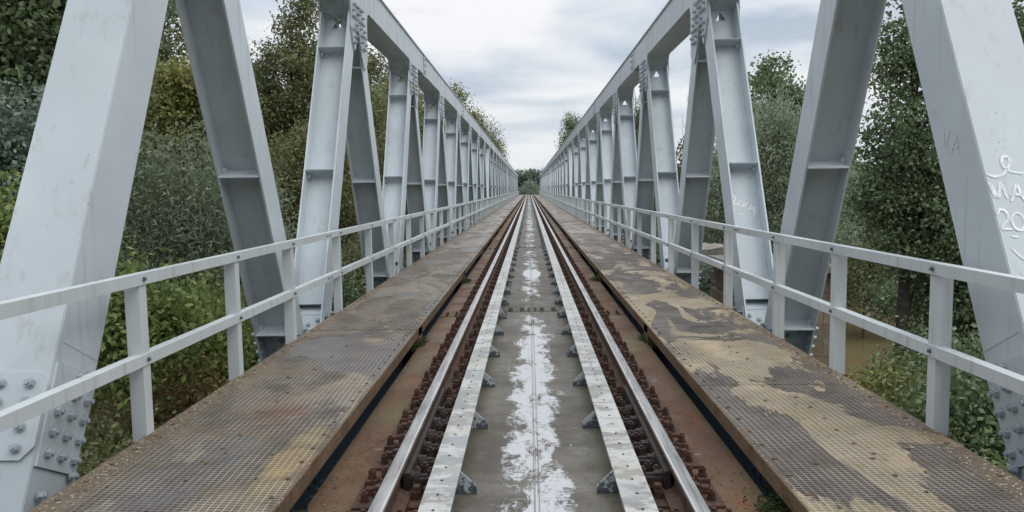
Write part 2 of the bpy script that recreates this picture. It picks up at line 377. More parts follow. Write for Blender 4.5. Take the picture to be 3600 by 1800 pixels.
# ------------------------------------------------------------------ trusses
def light_y(z): return 3.84 + .495*z
def dark_y(z): return 8.30 - .475*z
FWL, FWD = .47, .41
def sx(s, a, b): return (s*a, s*b) if s > 0 else (s*b, s*a)

def diag_mb(s, lean, box=False, lo=False):
    """lean=+1: light member rising away from its bottom node, lean=-1: rising towards the camera (panel 0)"""
    fy = light_y if lean > 0 else dark_y
    k = .495 if lean > 0 else -.475
    zt = 4.30; zb = -1.35
    FW = FWL if lean > 0 else FWD
    m = MB()
    para = lambda z0, z1, a, b: [(fy(z0)+a, z0), (fy(z0)+b, z0), (fy(z1)+b, z1), (fy(z1)+a, z1)]
    if box:
        m.prism(para(zb, zt, 0, FW), *sx(s, XT, XO+.02)); return m
    m.prism(para(zb, zt, 0, FW), *sx(s, XT, XT+.02))
    m.prism(para(zb, zt, 0, FW), *sx(s, XO-.02, XO))
    c = FW/2
    xa, xb = XT+.02, XO-.02
    th = .008
    ztop = 4.02 if lean > 0 else 3.98
    if lean > 0:
        # web stops above a recess, with a small triangular opening at its head
        m.prism(para(.03, ztop-.10, c-th, c+th), *sx(s, xa, xb))
        mid = (xa+xb)/2
        for a0, a1, b0, b1 in ((xa, mid-.075, xa, mid-.01), (mid+.075, xb, mid+.015, xb)):
            vs = []
            for yy in (c-th, c+th):
                for (x, z) in ((a0, ztop-.10), (a1, ztop-.10), (b1 if a0 == xa else a1, ztop+.03), (b0, ztop+.03)):
                    pass
            if a0 == xa: q = [(a0, ztop-.10), (a1, ztop-.10), (mid-.005, ztop+.03), (a0, ztop+.03)]
            else: q = [(a0, ztop-.10), (a1, ztop-.10), (a1, ztop+.03), (mid+.005, ztop+.03)]
            V = [(s*x, fy(z)+c-th, z) for x, z in q] + [(s*x, fy(z)+c+th, z) for x, z in q]
            m.add(V, [(0, 1, 2, 3), (7, 6, 5, 4), (0, 4, 5, 1), (1, 5, 6, 2), (2, 6, 7, 3), (3, 7, 4, 0)])
        m.prism(para(ztop+.03, ztop+.09, c-th, c+th), *sx(s, xa, xb))
        m.prism(para(-1.3, -.10, c-.05, c-.03), *sx(s, xa, xb))
        m.prism([(fy(.03)+c, .03), (fy(.03)+c, .045), (fy(.03)+c+.2, -.02), (fy(.03)+c+.2, -.035)], *sx(s, xa, xb))
        m.prism([(fy(-.09)+c-.05, -.10), (fy(-.09)+c-.05, -.085), (fy(-.02)+c+.18, -.02), (fy(-.02)+c+.18, -.035)], *sx(s, xa, xb))
    else:
        m.prism(para(-1.3, ztop, c-th, c+th), *sx(s, xa, xb))
    return m
def stiff_mb(s, lean, zc, cut=True):
    fy = light_y if lean > 0 else dark_y
    k = .495 if lean > 0 else -.475
    c = (FWL if lean > 0 else FWD)/2; m = MB(); xa, xb = XT+.02, XO-.02
    for side in (-1, 1):
        yn = fy(zc) + c
        d = .19*side; dz = -k*d*.80
        a = (yn + side*.01, zc - k*side*.01); b = (yn + d, zc + dz)
        m.prism([a, b, (b[0]+.0, b[1]+.013), (a[0], a[1]+.013)], *sx(s, xa, xb))
    # little lugs (weld notches) hanging under the stiffener by the flanges
    m.prism([(fy(zc)+c-.03, zc-.005), (fy(zc)+c-.10, zc+.03), (fy(zc)+c-.10, zc-.02), (fy(zc)+c-.03, zc-.06)], *sx(s, xa+.005, xa+.04))
    m.prism([(fy(zc)+c-.03, zc-.005), (fy(zc)+c-.10, zc+.03), (fy(zc)+c-.10, zc-.02), (fy(zc)+c-.03, zc-.06)], *sx(s, xb-.04, xb-.005))
    return m
def bolts_mb(s, lean, lo=False):
    """bolts at the head and the foot of an I-section diagonal"""
    fy = light_y if lean > 0 else dark_y
    m = BS(); k = .495 if lean > 0 else -.475
    FW = FWL if lean > 0 else FWD; cc = FW/2
    cols = (cc-.13, cc, cc+.13)
    for j in range(7):
        z = 3.72 + j*.095
        for i, a in enumerate(cols):
            if lean > 0:
                if z < 3.72 + .34*(1 - i*.5) - .02: continue
            else:
                if i == 2 and j == 0: continue
            if i == 1 and j % 2: continue
            xin = XT - .028
            jit = .012*math.sin(7*j+3*i)
            m.bolt((s*xin, fy(z)+a+jit, z), (-s, 0, 0), .027, .030, lo)
            if i != 1 and j % 2 == 0:
                m.bolt((s*(XT+.02), fy(z)+a, z), (s, 0, 0), .022, .02, True)
                m.bolt((s*(XO-.02), fy(z)+a, z), (-s, 0, 0), .022, .02, True)
                m.bolt((s*(XO+.028), fy(z)+a, z), (s, 0, 0), .024, .024, True)
    for j in range(4):
        z = -.10 - j*.11
        for a in (cc-.14, cc+.14):
            m.bolt((s*(XT-.022), fy(z)+a, z), (-s, 0, 0), .022, .024, lo)
            m.bolt((s*(XT+.02), fy(z)+a, z), (s, 0, 0), .022, .02, True)
            m.bolt((s*(XO-.02), fy(z)+a, z), (-s, 0, 0), .022, .02, True)
            m.bolt((s*(XO+.02), fy(z)+a, z), (s, 0, 0), .022, .03, True)
    for j, z in enumerate((-.16, -.33, -.5)):
        off = (cc - .05) if lean > 0 else (cc-.008)
        for i, fx in enumerate((.2, .5, .8)):
            zz_ = z - (.05 if i == 1 else 0)
            m.bolt((s*(XT+.02+fx*.39), fy(zz_)+off, zz_), (0, -.9, .44 if lean > 0 else -.44), .024, .02, lo)
    return m
def foot_plate_mb(s, lean):
    fy = light_y if lean > 0 else dark_y
    FW = FWL if lean > 0 else FWD
    m = MB(); q = [(fy(-1.3)+.02, -1.3), (fy(-1.3)+FW-.02, -1.3), (fy(-.13)+FW-.03, -.13), (fy(-.03)+.05, -.03)]
    m.prism(q, *sx(s, XT-.02, XT)); return m

def chord_poly(y_from, y_to, Ts):
    top = [(y_to, 4.86), (y_from, 4.86)]
    low = [(y_from, 4.38)]
    for T in Ts:
        low += [(T-.54, 4.38), (T-.46, 4.355), (T-.42, 4.29), (T-.405, 4.10), (T-.42, 3.93), (T-.30, 3.72), (T-.20, 3.60), (T-.12, 3.66), (T-.09, 3.86),
                (T+.03, 4.02), (T+.15, 3.90), (T+.29, 3.58), (T+.44, 3.42), (T+.60, 3.44), (T+.71, 3.60), (T+.72, 3.80), (T+.735, 4.05), (T+.75, 4.24), (T+.79, 4.33), (T+.89, 4.38)]
    low.append((y_to, 4.38))
    return low + top
def chord_side(m, xa, xb, s, k):
    T = Y0 + PN*(k+.5)
    m.prism(chord_poly(Y0+PN*k, Y0+PN*(k+1), [T]), *sx(s, xa, xb))

for s in (-1, 1):
    tr = empty('truss_girder', (s*XT, Y0, 0))
    tag(tr, f'pale grey steel lattice truss with bolted gussets along the {SIDE[s]} side of the railway track', 'bridge truss', 'bridge trusses beside the track')
    P0 = (-s*XT, -Y0, 0)
    # top chord
    m = MB()
    for k in range(-1, NP):
        chord_side(m, XT-.026, XT-.001, s, k); chord_side(m, XO+.001, XO+.026, s, k)
        T = Y0 + PN*(k+.5)
        prof = [(T-.19, 4.06), (T-.36, 4.22), (T-.45, 4.32), (T-.51, 4.365), (T-.58, 4.385)]
        prof2 = [(T+.79, 4.34), (T+.91, 4.385)]
        def strip(pr):
            for a, b in zip(pr[:-1], pr[1:]):
                n_ = Vector((0, -(b[1]-a[1]), b[0]-a[0])).normalized()*.012
                m.add([(s*(XT-.001), *a), (s*(XO+.001), *a), (s*(XO+.001), *b), (s*(XT-.001), *b),
                       (s*(XT-.001), a[0]+n_.y, a[1]+n_.z), (s*(XO+.001), a[0]+n_.y, a[1]+n_.z), (s*(XO+.001), b[0]+n_.y, b[1]+n_.z), (s*(XT-.001), b[0]+n_.y, b[1]+n_.z)],
                      [(0, 1, 2, 3), (7, 6, 5, 4), (0, 4, 5, 1), (1, 5, 6, 2), (2, 6, 7, 3), (3, 7, 4, 0)])
        strip(list(reversed(prof))); strip(prof2[::-1][::-1])
        m.prism([(T-.58, 4.385), (T-.58, 4.397), (T-PN+.91, 4.397), (T-PN+.91, 4.385)], *sx(s, XT-.001, XO+.001))
        # faint plate seams
    m.prism([(Y0-PN, 4.86), (Y0+PN*NP, 4.86), (Y0+PN*NP, 4.885), (Y0-PN, 4.885)], *sx(s, XT-.055, XO+.055))
    for k in range(0, 18):
        T = Y0 + PN*(k+.5)
        for dy in (-1.15, 1.35):
            m.prism([(T+dy, 4.39), (T+dy+.010, 4.39), (T+dy+.010, 4.855), (T+dy, 4.855)], *sx(s, XT-.030, XT-.026))
    ch = m.build('top_chord', PAINT_CHORD, tr, P0)
    # field splices of the chord, every second panel
    for k in range(0, NP, 2):
        y = Y0 + PN*(k+2.5) + 1.80
        if y > Y0+PN*NP: break
        m = MB().prism([(y, 4.43), (y+.34, 4.43), (y+.34, 4.83), (y, 4.83)], *sx(s, XT-.044, XT-.0265))
        m.build('splice_plate', PAINT_CHORD, ch)
        MB().prism([(y-.1, 4.36), (y+.44, 4.36), (y+.44, 4.38), (y-.1, 4.38)], *sx(s, XT-.02, XO+.02)).build('splice_plate', PAINT_CHORD, ch)
        m = BS()
        for j in range(3):
            for i in (.06, .13, .22, .29): m.bolt((s*(XT-.044), y+i, 4.49+j*.14), (-s, 0, 0), .022, .02, True)
        m.emit(PAINT_BOLT_SHADE, ch, single=k < 4)
    # bottom chord
    m = MB()
    m.prism([(Y0-PN, -1.15), (Y0+PN*NP, -1.15), (Y0+PN*NP, -1.65), (Y0-PN, -1.65)], *sx(s, XT-.02, XO+.02))
    m.build('bottom_chord', PAINT_UNDER, tr, P0)
    # diagonals
    DM = {}
    for lean in (1, -1):
        DM[lean] = diag_mb(s, lean).mesh('diagonal', PAINT)
        DM[lean, 'b'] = bolts_mb(s, lean); DM[lean, 'bm'] = None
        for i, zc in enumerate((1.70, 3.50)): DM[lean, 's', i] = stiff_mb(s, lean, zc).mesh('stiffener', PAINT)
        if lean < 0: DM[lean, 's', 2] = stiff_mb(s, lean, -.03).mesh('stiffener', PAINT)
        DM[lean, 'f'] = foot_plate_mb(s, lean).mesh('foot_plate', PAINT)
    DM['box'] = diag_mb(s, 1, True).mesh('diagonal', PAINT, .006)
    far_b = {}
    for k in range(-1, NP):
        for lean in (1, -1):
            isbox = lean > 0 and k % 8 == 0
            d = link('diagonal', DM['box'] if isbox else DM[lean], tr, (P0[0], P0[1]+PN*k, 0))
            if isbox: d['label'] = 'broad closed box diagonal with smooth faces'
            if not isbox:
                for i in range(3):
                    if (lean, 's', i) in DM and (k < 20): link('stiffener', DM[lean, 's', i], d)
                if k < 12: link('foot_plate', DM[lean, 'f'], d)
            if -1 < k < 3: DM[lean, 'b'].emit(PAINT_BOLT_SHADE, d)
            elif k < 20:
                if DM[lean, 'bm'] is None: DM[lean, 'bm'] = DM[lean, 'b'].emit(PAINT_BOLT_SHADE, d, single=False)
                else: tag(link('bolts', DM[lean, 'bm'], d), kind='stuff')
    # splice plates at the foot of the first box diagonal
    m = MB()
    fy = light_y
    def nf(x, z, o): return (s*x, fy(z)-o*.896, z+o*.443)
    poly = [(XT-.0+.035, .51), (XT+.40, .51), (XT+.40, .09), (XT+.065, .09), (XT+.0+.0, .155), (XT+.0, .45)]
    poly = [(XT+.055, .51), (XT+.375, .51), (XT+.43, .45), (XT+.43, .155), (XT+.36, .09), (XT+.065, .09), (XT+.0, .155), (XT-.0, .45)]
    V = [nf(x, z, .001) for x, z in poly] + [nf(x, z, .018) for x, z in poly]; n = len(poly)
    m.add(V, [tuple(range(n)), tuple(range(2*n-1, n-1, -1))] + [(i, (i+1) % n, n+(i+1) % n, n+i) for i in range(n)])
    sp_ = m.build('splice_plate', PAINT, tr, P0); m = BS()
    for z in (.455, .365, .245, .145):
        for x in (.10, .26, .36): m.bolt(nf(XT+x-.005, z, .018), (0, -.896, .443), .024, .024)
    m.emit(PAINT_BOLT_SHADE, sp_)
    m = MB()
    a = lambda z, d: (fy(z)+d-.50*0, z)
    m.prism([(fy(.05)+.02, .06), (fy(-.06)+.39+.0, -.11), (fy(.52)+.41, .40), (fy(.52)+.03, .56)], *sx(s, XT-.018, XT-.001))
    sp_ = m.build('splice_plate', PAINT, tr, P0); m = BS()
    for j in range(5):
        for i in range(3):
            y = 3.975 + .055*j + .111*i; z = .10 + .0985*j - .061*i
            if j == 4 and i == 0: continue
            m.bolt((s*(XT-.018), y, z), (-s, 0, 0), .025, .026)
    m.emit(PAINT_BOLT_SHADE, sp_)
    # weld seam ridge across the inner face
    m = MB(); m.prism([(4.215, .655), (4.222, .668), (4.53, .492), (4.523, .480)], *sx(s, XT-.003, XT+.0)); m.build('weld_seam', PAINT, tr, P0)

# ------------------------------------------------------------------ railings
POSTY = [1.56, 3.06, 4.56, 6.08, 7.54] + [9.47 + 1.9133*i for i in range(94)]
XR = 2.385
for s in (-1, 1):
    rl = empty('railing', (s*XR, 4.56, 0))
    tag(rl, f'pale steel two-bar railing on angle posts along the outer edge of the {SIDE[s]} walkway', 'railing', 'railings of the walkways')
    off = (-s*XR, -4.56, 0)
    pm = MB()
    pm.prism([(0, -.12), (.008, -.12), (.008, .985), (0, .985)], *sx(s, XR, XR+.09))
    pm.prism([(.008, -.12), (.09, -.12), (.09, .985), (.008, .985)], *sx(s, XR, XR+.008))
    pme = pm.mesh('post', PAINT_RAIL)
    fb = MB().box(*sx(s, XR-.002, XR+.11), -.015, .10, -.10, -.035).mesh('post_foot', FASCIA)
    bm_ = BS()
    for z in (.965, .47): bm_.bolt((s*(XR-.012), .045, z), (-s, 0, 0), .011, .008)
    for i, y in enumerate(POSTY):
        if y > Y0+PN*NP: break
        p = link('post', pme, rl, (off[0], off[1]+y, 0))
        if i < 16: bm_.emit(PAINT_UNDER, p); link('post_foot', fb, p)
    for nm, zt in (('handrail', 1.0), ('mid_rail', .505)):
        m = MB()
        x0, x1 = XR-.012, XR
        ends = [-3, 8.95] + [8.95+11.48*i for i in range(1, 16)] + [Y0+PN*NP]
        for a, b in zip(ends[:-1], ends[1:]):
            if b-a < .1: continue
            m.prism([(a+.003, zt-.07), (b-.003, zt-.07), (b-.003, zt), (a+.003, zt)], *sx(s, XR-.010, XR-.002))
            m.prism([(a+.003, zt-.008), (b-.003, zt-.008), (b-.003, zt), (a+.003, zt)], *sx(s, XR-.002, XR+.058))
        o = m.build(nm, PAINT_RAIL, rl, off)
        m = BS()
        for y in ends[1:-1][:4]:
            for d in (-.09, -.04, .04, .09): m.bolt((s*(XR-.010), y+d, zt-.035), (-s, 0, 0), .009, .007, True)
        m.emit(PAINT_UNDER, o)

# ------------------------------------------------------------------ walkways
XI, XE = 1.232, 2.392
walk_specs = {-1: [(-2.5, 8.075)], 1: [(-2.5, 5.64), (5.652, 8.055)]}
NEARLAB = {(-1, 0): 'muddy gridded walkway plate with rust stain, nearest on the left',
           (1, 0): 'sandy gridded walkway plate with dark wet patches, nearest on the right',
           (1, 1): 'short sandy walkway plate between two cross joints on the right',
           (-1, 1): 'brown walkway plate just past the dark open joint on the left',
           (1, 2): 'walkway plate with pale sand drift just past the second joint on the right'}
for s in (-1, 1):
    segs = list(walk_specs[s]); y = segs[-1][1] + (.028 if s < 0 else .014)
    while y < Y0+PN*NP - 1:
        y2 = min(y + PN, Y0+PN*NP); segs.append((y, y2-.010)); y = y2
    for i, (a, b) in enumerate(segs):
        m = MB().box(*sx(s, XI, XE), a, b, -.012, 0)
        gap_bend = 0
        o = m.build('walkway_plate', WALK_L if s < 0 else WALK_R)
        lab = NEARLAB.get((s, i))
        if lab is None: lab = f'brown steel walkway plate farther along the {SIDE[s]} walkway beyond the nearest ones'
        tag(o, lab, 'walkway plate', f'farther plates of the {SIDE[s]} walkway' if (s, i) not in NEARLAB else 'nearest walkway plates')
        fm = MB().box(*sx(s, XI-.006, XI), a, b, -.092, -.001)
        fm.build('edge_strip', FASCIA, o)
        MB().box(*sx(s, XE, XE+.006), a, b, -.09, -.001).build('edge_strip', FASCIA, o)
        if a < 60:
            bmb = BS(); yy = a+.12 if a > 0 else 2.6
            rs = random.Random(i*7+s)
            while yy < b:
                for xx in (XI+.055, XE-.06):
                    bmb.hexa((s*xx, yy+rs.uniform(-.01, .01), 0), (0, 0, 1), .013, .007, 6)
                if rs.random() < .45: bmb.hexa((s*(XI+.58+rs.uniform(-.02, .02)), yy, 0), (0, 0, 1), .013, .006, 6)
                yy += .245
            bmb.emit(FASCIA, o, single=a < 12, name='bolt_head')

# ------------------------------------------------------------------ deck
YB = -2.5; YEnd = Y0+PN*NP
deck = MB().box(-.50, .50, YB, YEnd, -.205, -.19).build('bridge_deck', CENTRE); tag(deck, kind='structure')
for s in (-1, 1):
    q = [(.50, YB), (1.05, YB), (1.22, 3.55), (1.25, 4.1), (1.25, YEnd), (.50, YEnd)]
    q = [(.50, YB), (1.11, YB), (1.12, 3.62), (1.225, 3.95), (1.235, YEnd), (.50, YEnd)]
    V = [(s*x, y, -.19) for x, y in q] + [(s*x, y, -.205) for x, y in q]; n = len(q)
    o = MB().add(V, [tuple(range(n)), tuple(range(2*n-1, n-1, -1))] + [(i, (i+1) % n, n+(i+1) % n, n+i) for i in range(n)]).build('deck_edge', OUTER)
    tag(o, kind='structure')
# central weld ridge
m = MB(); rs = random.Random(5); y = 2.0
pts = []
while y < YEnd: pts.append((.004*math.sin(y*3.1)+rs.uniform(-.002, .002), y, -.188)); y += .35 if y < 30 else 4
m.tube(pts, [.009]*len(pts), 5); o = m.build('weld_seam', CENTRE, deck)
# transverse deck joints with bolts
for k in range(0, 15):
    y = 10.39 + 2*PN*k
    if y > YEnd: break
    m = BS(); lo = k > 1
    MB().box(-.40, .40, y-.028, y-.02, -.189, -.184).build('joint_cover', CENTRE, deck)
    for x in (-.31, -.28, -.15, -.12, -.045, .045, .12, .15, .28, .31):
        for dy in (-.0, .09, .17): m.bolt((x, y+dy, -.19), (0, 0, 1), .016, .018, lo)
    m.emit(CENTRE, deck, single=k == 0)
    m = BS()
    for s in (-1, 1):
        MB().box(*sx(s, .97, 1.24), y-.37, y-.362, -.189, -.185).build('joint_cover', RUST, deck)
        for x in (1.01, 1.13):
            for dy in (-.33, -.24, -.16): m.bolt((s*x, y+dy, -.19), (0, 0, 1), .016, .018, lo)
    m.emit(RUST, deck, single=k == 0)
# edge girders seen in the slot, with brackets and bolts
for s in (-1, 1):
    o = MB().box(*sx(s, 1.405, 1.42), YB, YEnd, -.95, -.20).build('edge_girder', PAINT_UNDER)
    tag(o, f'dark blue-grey girder web with round bolts below the {SIDE[s]} walkway edge', 'girder', 'girders under the walkways')
    m = BS(); m2 = BS()
    for k in range(0, 14):
        for base_ in (4.55, 8.75, 8.75+PN*.5):
            y = base_ + PN*k
            for j in range(4):
                for i in range(3):
                    (m if k < 1 else m2).bolt((s*1.405, y + i*.13 + .03*j, -.25-.085*j), (-s, 0, 0), .02, .018, True)
    m.emit(PAINT_UNDER, o); m2.emit(PAINT_UNDER, o, single=False)
    for k in range(-1, 30):
        y = 8.15 + PN*k
        m = MB(); q = [(1.226, y), (1.404, y), (1.404, y+.008), (1.234, y+.008), (1.234, y+.25), (1.404, y+.25), (1.404, y+.258), (1.226, y+.258)]
        V = [(s*x, yy_, -.19) for x, yy_ in q] + [(s*x, yy_, -.013) for x, yy_ in q]; n = 8
        m.add(V, [tuple(range(n)), tuple(range(2*n-1, n-1, -1))] + [(i, (i+1) % n, n+(i+1) % n, n+i) for i in range(n)])
        m.build('bracket', FASCIA, o)
        MB().box(*sx(s, 1.251, 1.404), y-.1, y+.40, -.23, -.20).build('cross_beam_flange', RUST, o)
for k in range(-1, NP):
    y = Y0 + PN*k + PN*.9
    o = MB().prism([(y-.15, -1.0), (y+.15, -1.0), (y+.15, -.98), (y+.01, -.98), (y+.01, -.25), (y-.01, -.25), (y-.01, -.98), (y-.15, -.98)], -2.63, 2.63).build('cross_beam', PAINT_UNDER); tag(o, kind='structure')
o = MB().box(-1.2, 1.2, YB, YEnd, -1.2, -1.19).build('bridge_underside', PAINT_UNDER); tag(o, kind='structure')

# ------------------------------------------------------------------ running rails
def rail_prof():
    h = [(.0375, -.010), (.034, -.002), (.024, .0), (-.024, .0), (-.034, -.002), (-.0375, -.010)]
    side = [(-.0365, -.036), (-.012, -.052), (-.0085, -.09), (-.010, -.142), (-.073, -.160), (-.075, -.172)]
    pr = h + side + [(-x, z) for x, z in reversed(side)]
    return pr
def make_rail(s, ya, yb, ka, kb):
    """ya/yb ends; ka/kb slant of the end faces (dy per dx)"""
    pr = rail_prof(); n = len(pr); xc = s*.753
    V = [(xc+x, ya + ka*x, z) for x, z in pr] + [(xc+x, yb + kb*x, z) for x, z in pr]
    me = bpy.data.meshes.new('running_rail')
    me.from_pydata(V, [], [tuple(range(n)), tuple(range(2*n-1, n-1, -1))] + [(i, (i+1) % n, n+(i+1) % n, n+i) for i in range(n)])
    me.materials.append(RAILSIDE); me.materials.append(RAILTOP)
    bm = bmesh.new(); bm.from_mesh(me); bmesh.ops.recalc_face_normals(bm, faces=bm.faces)
    for f in bm.faces:
        c = f.calc_center_median()
        if c.z > -.007: f.material_index = 1
    bm.to_mesh(me); bm.free()
    return link('running_rail', me)
for s in (-1, 1):
    o = make_rail(s, YB, 5.08, 0, s*-5.5)
    tag(o, f'short near end of the {SIDE[s]} shiny running rail, before its slanted expansion joint', 'rail', 'running rails')
    o = make_rail(s, 5.092, 235, s*-5.5, 0)
    tag(o, f'long shiny {SIDE[s]} running rail reaching the horizon past the expansion joint', 'rail', 'running rails')
    # stock bar and bolts of the expansion joint
    j = empty('rail_joint', (s*.753, 4.6, -.1))
    tag(j, f'dark bolted expansion joint on the inner side of the {SIDE[s]} running rail', 'rail joint', 'rail expansion joints')
    po = (-s*.753, -4.6, .1)
    xi = .753-.012
    m = MB(); x0, x1 = sx(s, .69, .728)
    m.box(x0, x1, 4.05, 5.9, -.150, -.055); m.build('joint_bar', RUST_DARK, j, po, .004)
    for y in (4.12, 4.38, 4.62, 4.86, 5.12, 5.38): MB().box(*sx(s, .585, .69), y-.04, y+.04, -.175, -.10).build('chock', RUST_DARK, j, po, .004)
    for y in (4.12, 4.38, 4.62, 4.86, 5.12, 5.38):
        m = MB(); m.hexa((s*.69, y, -.095), (-s, 0, 0), .030, .012, 10); m.hexa((s*.678, y, -.095), (-s, 0, 0), .024, .032, 6, .3); m.hexa((s*.646, y, -.095), (-s, 0, 0), .012, .045, 8)
        m.build('joint_bolt', RUST_DARK, j, po)
        m = MB(); m.hexa((s*.63, y+.10, -.10), (0, 0, 1), .022, .03, 6, .2); m.hexa((s*.63, y+.10, -.0701), (0, 0, 1), .012, .014, 8)
        m.build('joint_bolt', RUST_DARK, j, po)

# ------------------------------------------------------------------ guard rails
for s in (-1, 1):
    g = empty('guard_rail', (s*.42, 3, -.1)); off = (-s*.42, -3, .1)
    tag(g, f'worn white steel guard angle with triangular gussets inside the {SIDE[s]} running rail', 'guard rail', 'guard rails between the running rails')
    m = MB().box(*sx(s, .416, .572), YB, YEnd, -.062, -.05)
    m.build('top_flange', GUARD, g, off)
    m = MB().box(*sx(s, .448, .456), YB, YEnd, -.19, -.0625); m.build('web', GUARD, g, off)
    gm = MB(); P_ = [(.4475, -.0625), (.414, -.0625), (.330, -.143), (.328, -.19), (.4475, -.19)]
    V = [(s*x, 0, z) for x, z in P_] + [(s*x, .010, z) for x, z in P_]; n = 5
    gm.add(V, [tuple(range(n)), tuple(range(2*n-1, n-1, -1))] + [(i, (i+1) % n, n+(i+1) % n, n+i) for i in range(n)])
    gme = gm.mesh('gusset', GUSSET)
    ys = []
    y = 4.085 - 1.148*2
    while y < YEnd:
        ys.append(y); y += 1.148
    ys += [10.0 + 2*PN*k for k in range(0, 15)]
    ys = sorted(v for v in ys if v < YEnd)
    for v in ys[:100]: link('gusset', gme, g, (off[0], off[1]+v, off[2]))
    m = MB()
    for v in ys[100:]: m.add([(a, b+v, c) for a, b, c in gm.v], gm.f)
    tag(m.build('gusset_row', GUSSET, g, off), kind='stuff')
    m = BS(); y = 2.6
    while y < 14: m.hexa((s*.50, y, -.05), (0, 0, 1), .008, .003); y += .19
    m.emit(RUST_DARK, g, off, name='rivet_head')

# ------------------------------------------------------------------ rail fastenings
def nut(m, x, y, z0, r=.021, hh=.030, lo=False):
    m.hexa((x, y, z0), (0, 0, 1), r*1.25, .007, 8); 
    if not lo: m.hexa((x, y, z0+.009), (0, 0, 1), r*1.15, .006, 8)
    m.hexa((x, y, z0+.016), (0, 0, 1), r, hh, 6, random.random()); m.hexa((x, y, z0+.016+hh), (0, 0, 1), r*.55, .012, 6 if lo else 8)
def fast_parts(lo=False):
    parts = []
    m = MB().box(-.225, .225, -.20, .18, 0, .016); parts.append(('base_plate', RUST, m.mesh('base_plate', RUST, 0 if lo else .002)))
    for sg in (-1, 1):
        m = MB()
        m.box(*sorted((sg*.078, sg*.125)), -.10, .14, .0165, .058)
        m.box(*sorted((sg*.062, sg*.118)), .035, .125, .0585, .075)
        m.box(*sorted((sg*.130, sg*.198)), .035, .125, .0165, .068)
        m.box(*sorted((sg*.135, sg*.178)), -.045, .005, .0165, .055)
        m.box(*sorted((sg*.086, sg*.122)), -.085, -.035, .0585, .082)
        parts.append(('clamp', RUST, m.mesh('clamp', RUST, 0 if lo else .003)))
    for sg in (-1, 1):
        for (x, y, z0) in ((.090, .08, .0755), (.164, .083, .0685), (.168, -.115, .0165)):
            m = MB(); nut(m, sg*x, y, z0, lo=lo); parts.append(('bolt', RUST, m.mesh('bolt', RUST)))
    return parts
near = fast_parts(); ncount = 0
lowm = MB()
for nm, mt, me in fast_parts(True):
    lowm.add([tuple(v.co) for v in me.vertices], [tuple(p.vertices) for p in me.polygons])
lowme = lowm.mesh('rail_fastening', RUST)
FG = 'rail fastenings bolted along both running rails'
yy = 3.50 - .575; rest = MB(); idx = 0
cub = MB().box(-.225, .225, -.20, .18, 0, .016)
for sg in (-1, 1):
    cub.box(*sorted((sg*.078, sg*.19)), -.05, .12, .0145, .06); cub.box(*sorted((sg*.075, sg*.105)), .05, .09, .06, .12); cub.box(*sorted((sg*.15, sg*.18)), .05, .09, .06, .12); cub.box(*sorted((sg*.155, sg*.19)), -.07, -.03, .02, .07)
while yy < YEnd - .5:
    for s in (-1, 1):
        x = s*.753
        if yy < 9.5:
            fo = empty('rail_fastening', (x, yy, -.19))
            for nm, mt, me in near:
                link(nm, me, fo)
        elif idx < 300:
            fo = link('rail_fastening', lowme, None, (x, yy, -.19))
        else:
            rest.add([(a+x, b+yy, c-.19) for a, b, c in cub.v], cub.f); continue
        if s > 0: fo.rotation_euler.z = 0
        tag(fo, f'rusty bolted rail clamp assembly holding the {SIDE[s]} running rail to the deck', 'rail fastening', f'rail fastenings along the {SIDE[s]} running rail')
        idx += 1
    yy += .575
o = rest.build('distant_rail_fastenings', RUST); tag(o, 'far run of tiny rusty rail clamps along both rails', 'rail fastenings', kind='stuff')

# ------------------------------------------------------------------ cable on the left truss
pts = []
for k in range(-1, 12):
    T = Y0 + PN*(k+.5)
    A = (-2.84, T-.30, 4.02); 
    for u in np.linspace(0, 1, 7)[:-1]:
        pts.append((-2.84, T-.30 + PN*u, 4.02 - .10*math.sin(math.pi*u)))
m = MB().tube(pts, [.011]*len(pts), 6); o = m.build('steel_cable', WIRE)
tag(o, 'thin grey cable slung from node to node inside the left truss under its top chord', 'cable')
for k in range(0, 12):
    T = Y0 + PN*(k+.5); MB().tube([(-2.84, T-.42, 4.0), (-2.80, T-.28, 4.03)], [.028, .016], 6).build('clamp', CAPST, o)

# ------------------------------------------------------------------ graffiti
def stroke(m, pts, wd, mapf, n=10):
    """ribbon along a smooth curve in 2D, lifted onto a surface by mapf(u, v)"""
    P = [np.array(p, float) for p in pts]; Q = []
    if len(P) == 2: Q = [P[0]*(1-t_)+P[1]*t_ for t_ in np.linspace(0, 1, 6)]
    else:
        PP = [2*P[0]-P[1]] + P + [2*P[-1]-P[-2]]
        for i in range(1, len(PP)-2):
            for t_ in np.linspace(0, 1, n, endpoint=False):
                a, b, c, d = PP[i-1:i+3]
                Q.append(.5*((2*b) + (-a+c)*t_ + (2*a-5*b+4*c-d)*t_**2 + (-a+3*b-3*c+d)*t_**3))
        Q.append(P[-1])
    vs = []; fs = []
    for i, q in enumerate(Q):
        d = Q[min(i+1, len(Q)-1)] - Q[max(i-1, 0)]; L_ = np.hypot(*d) + 1e-9; nrm = np.array((-d[1], d[0]))/L_
        e_ = min(1, .55 + 3*min(i, len(Q)-1-i)/len(Q))
        ww = wd*e_*.5
        vs += [mapf(*(q+nrm*ww)), mapf(*(q-nrm*ww))]
    o = len(m.v)
    for i in range(len(Q)-1): fs.append((2*i, 2*i+1, 2*i+3, 2*i+2))
    m.add(vs, fs)
def graffiti(name, strokes, wd, mapf, label, mat=SPRAY):
    o = empty(name, mapf(*strokes[0][0])); tag(o, label, 'graffiti')
    for st in strokes:
        m = MB(); stroke(m, st, wd, mapf); m.build('brush_stroke', mat, o, -o.location)
    return o
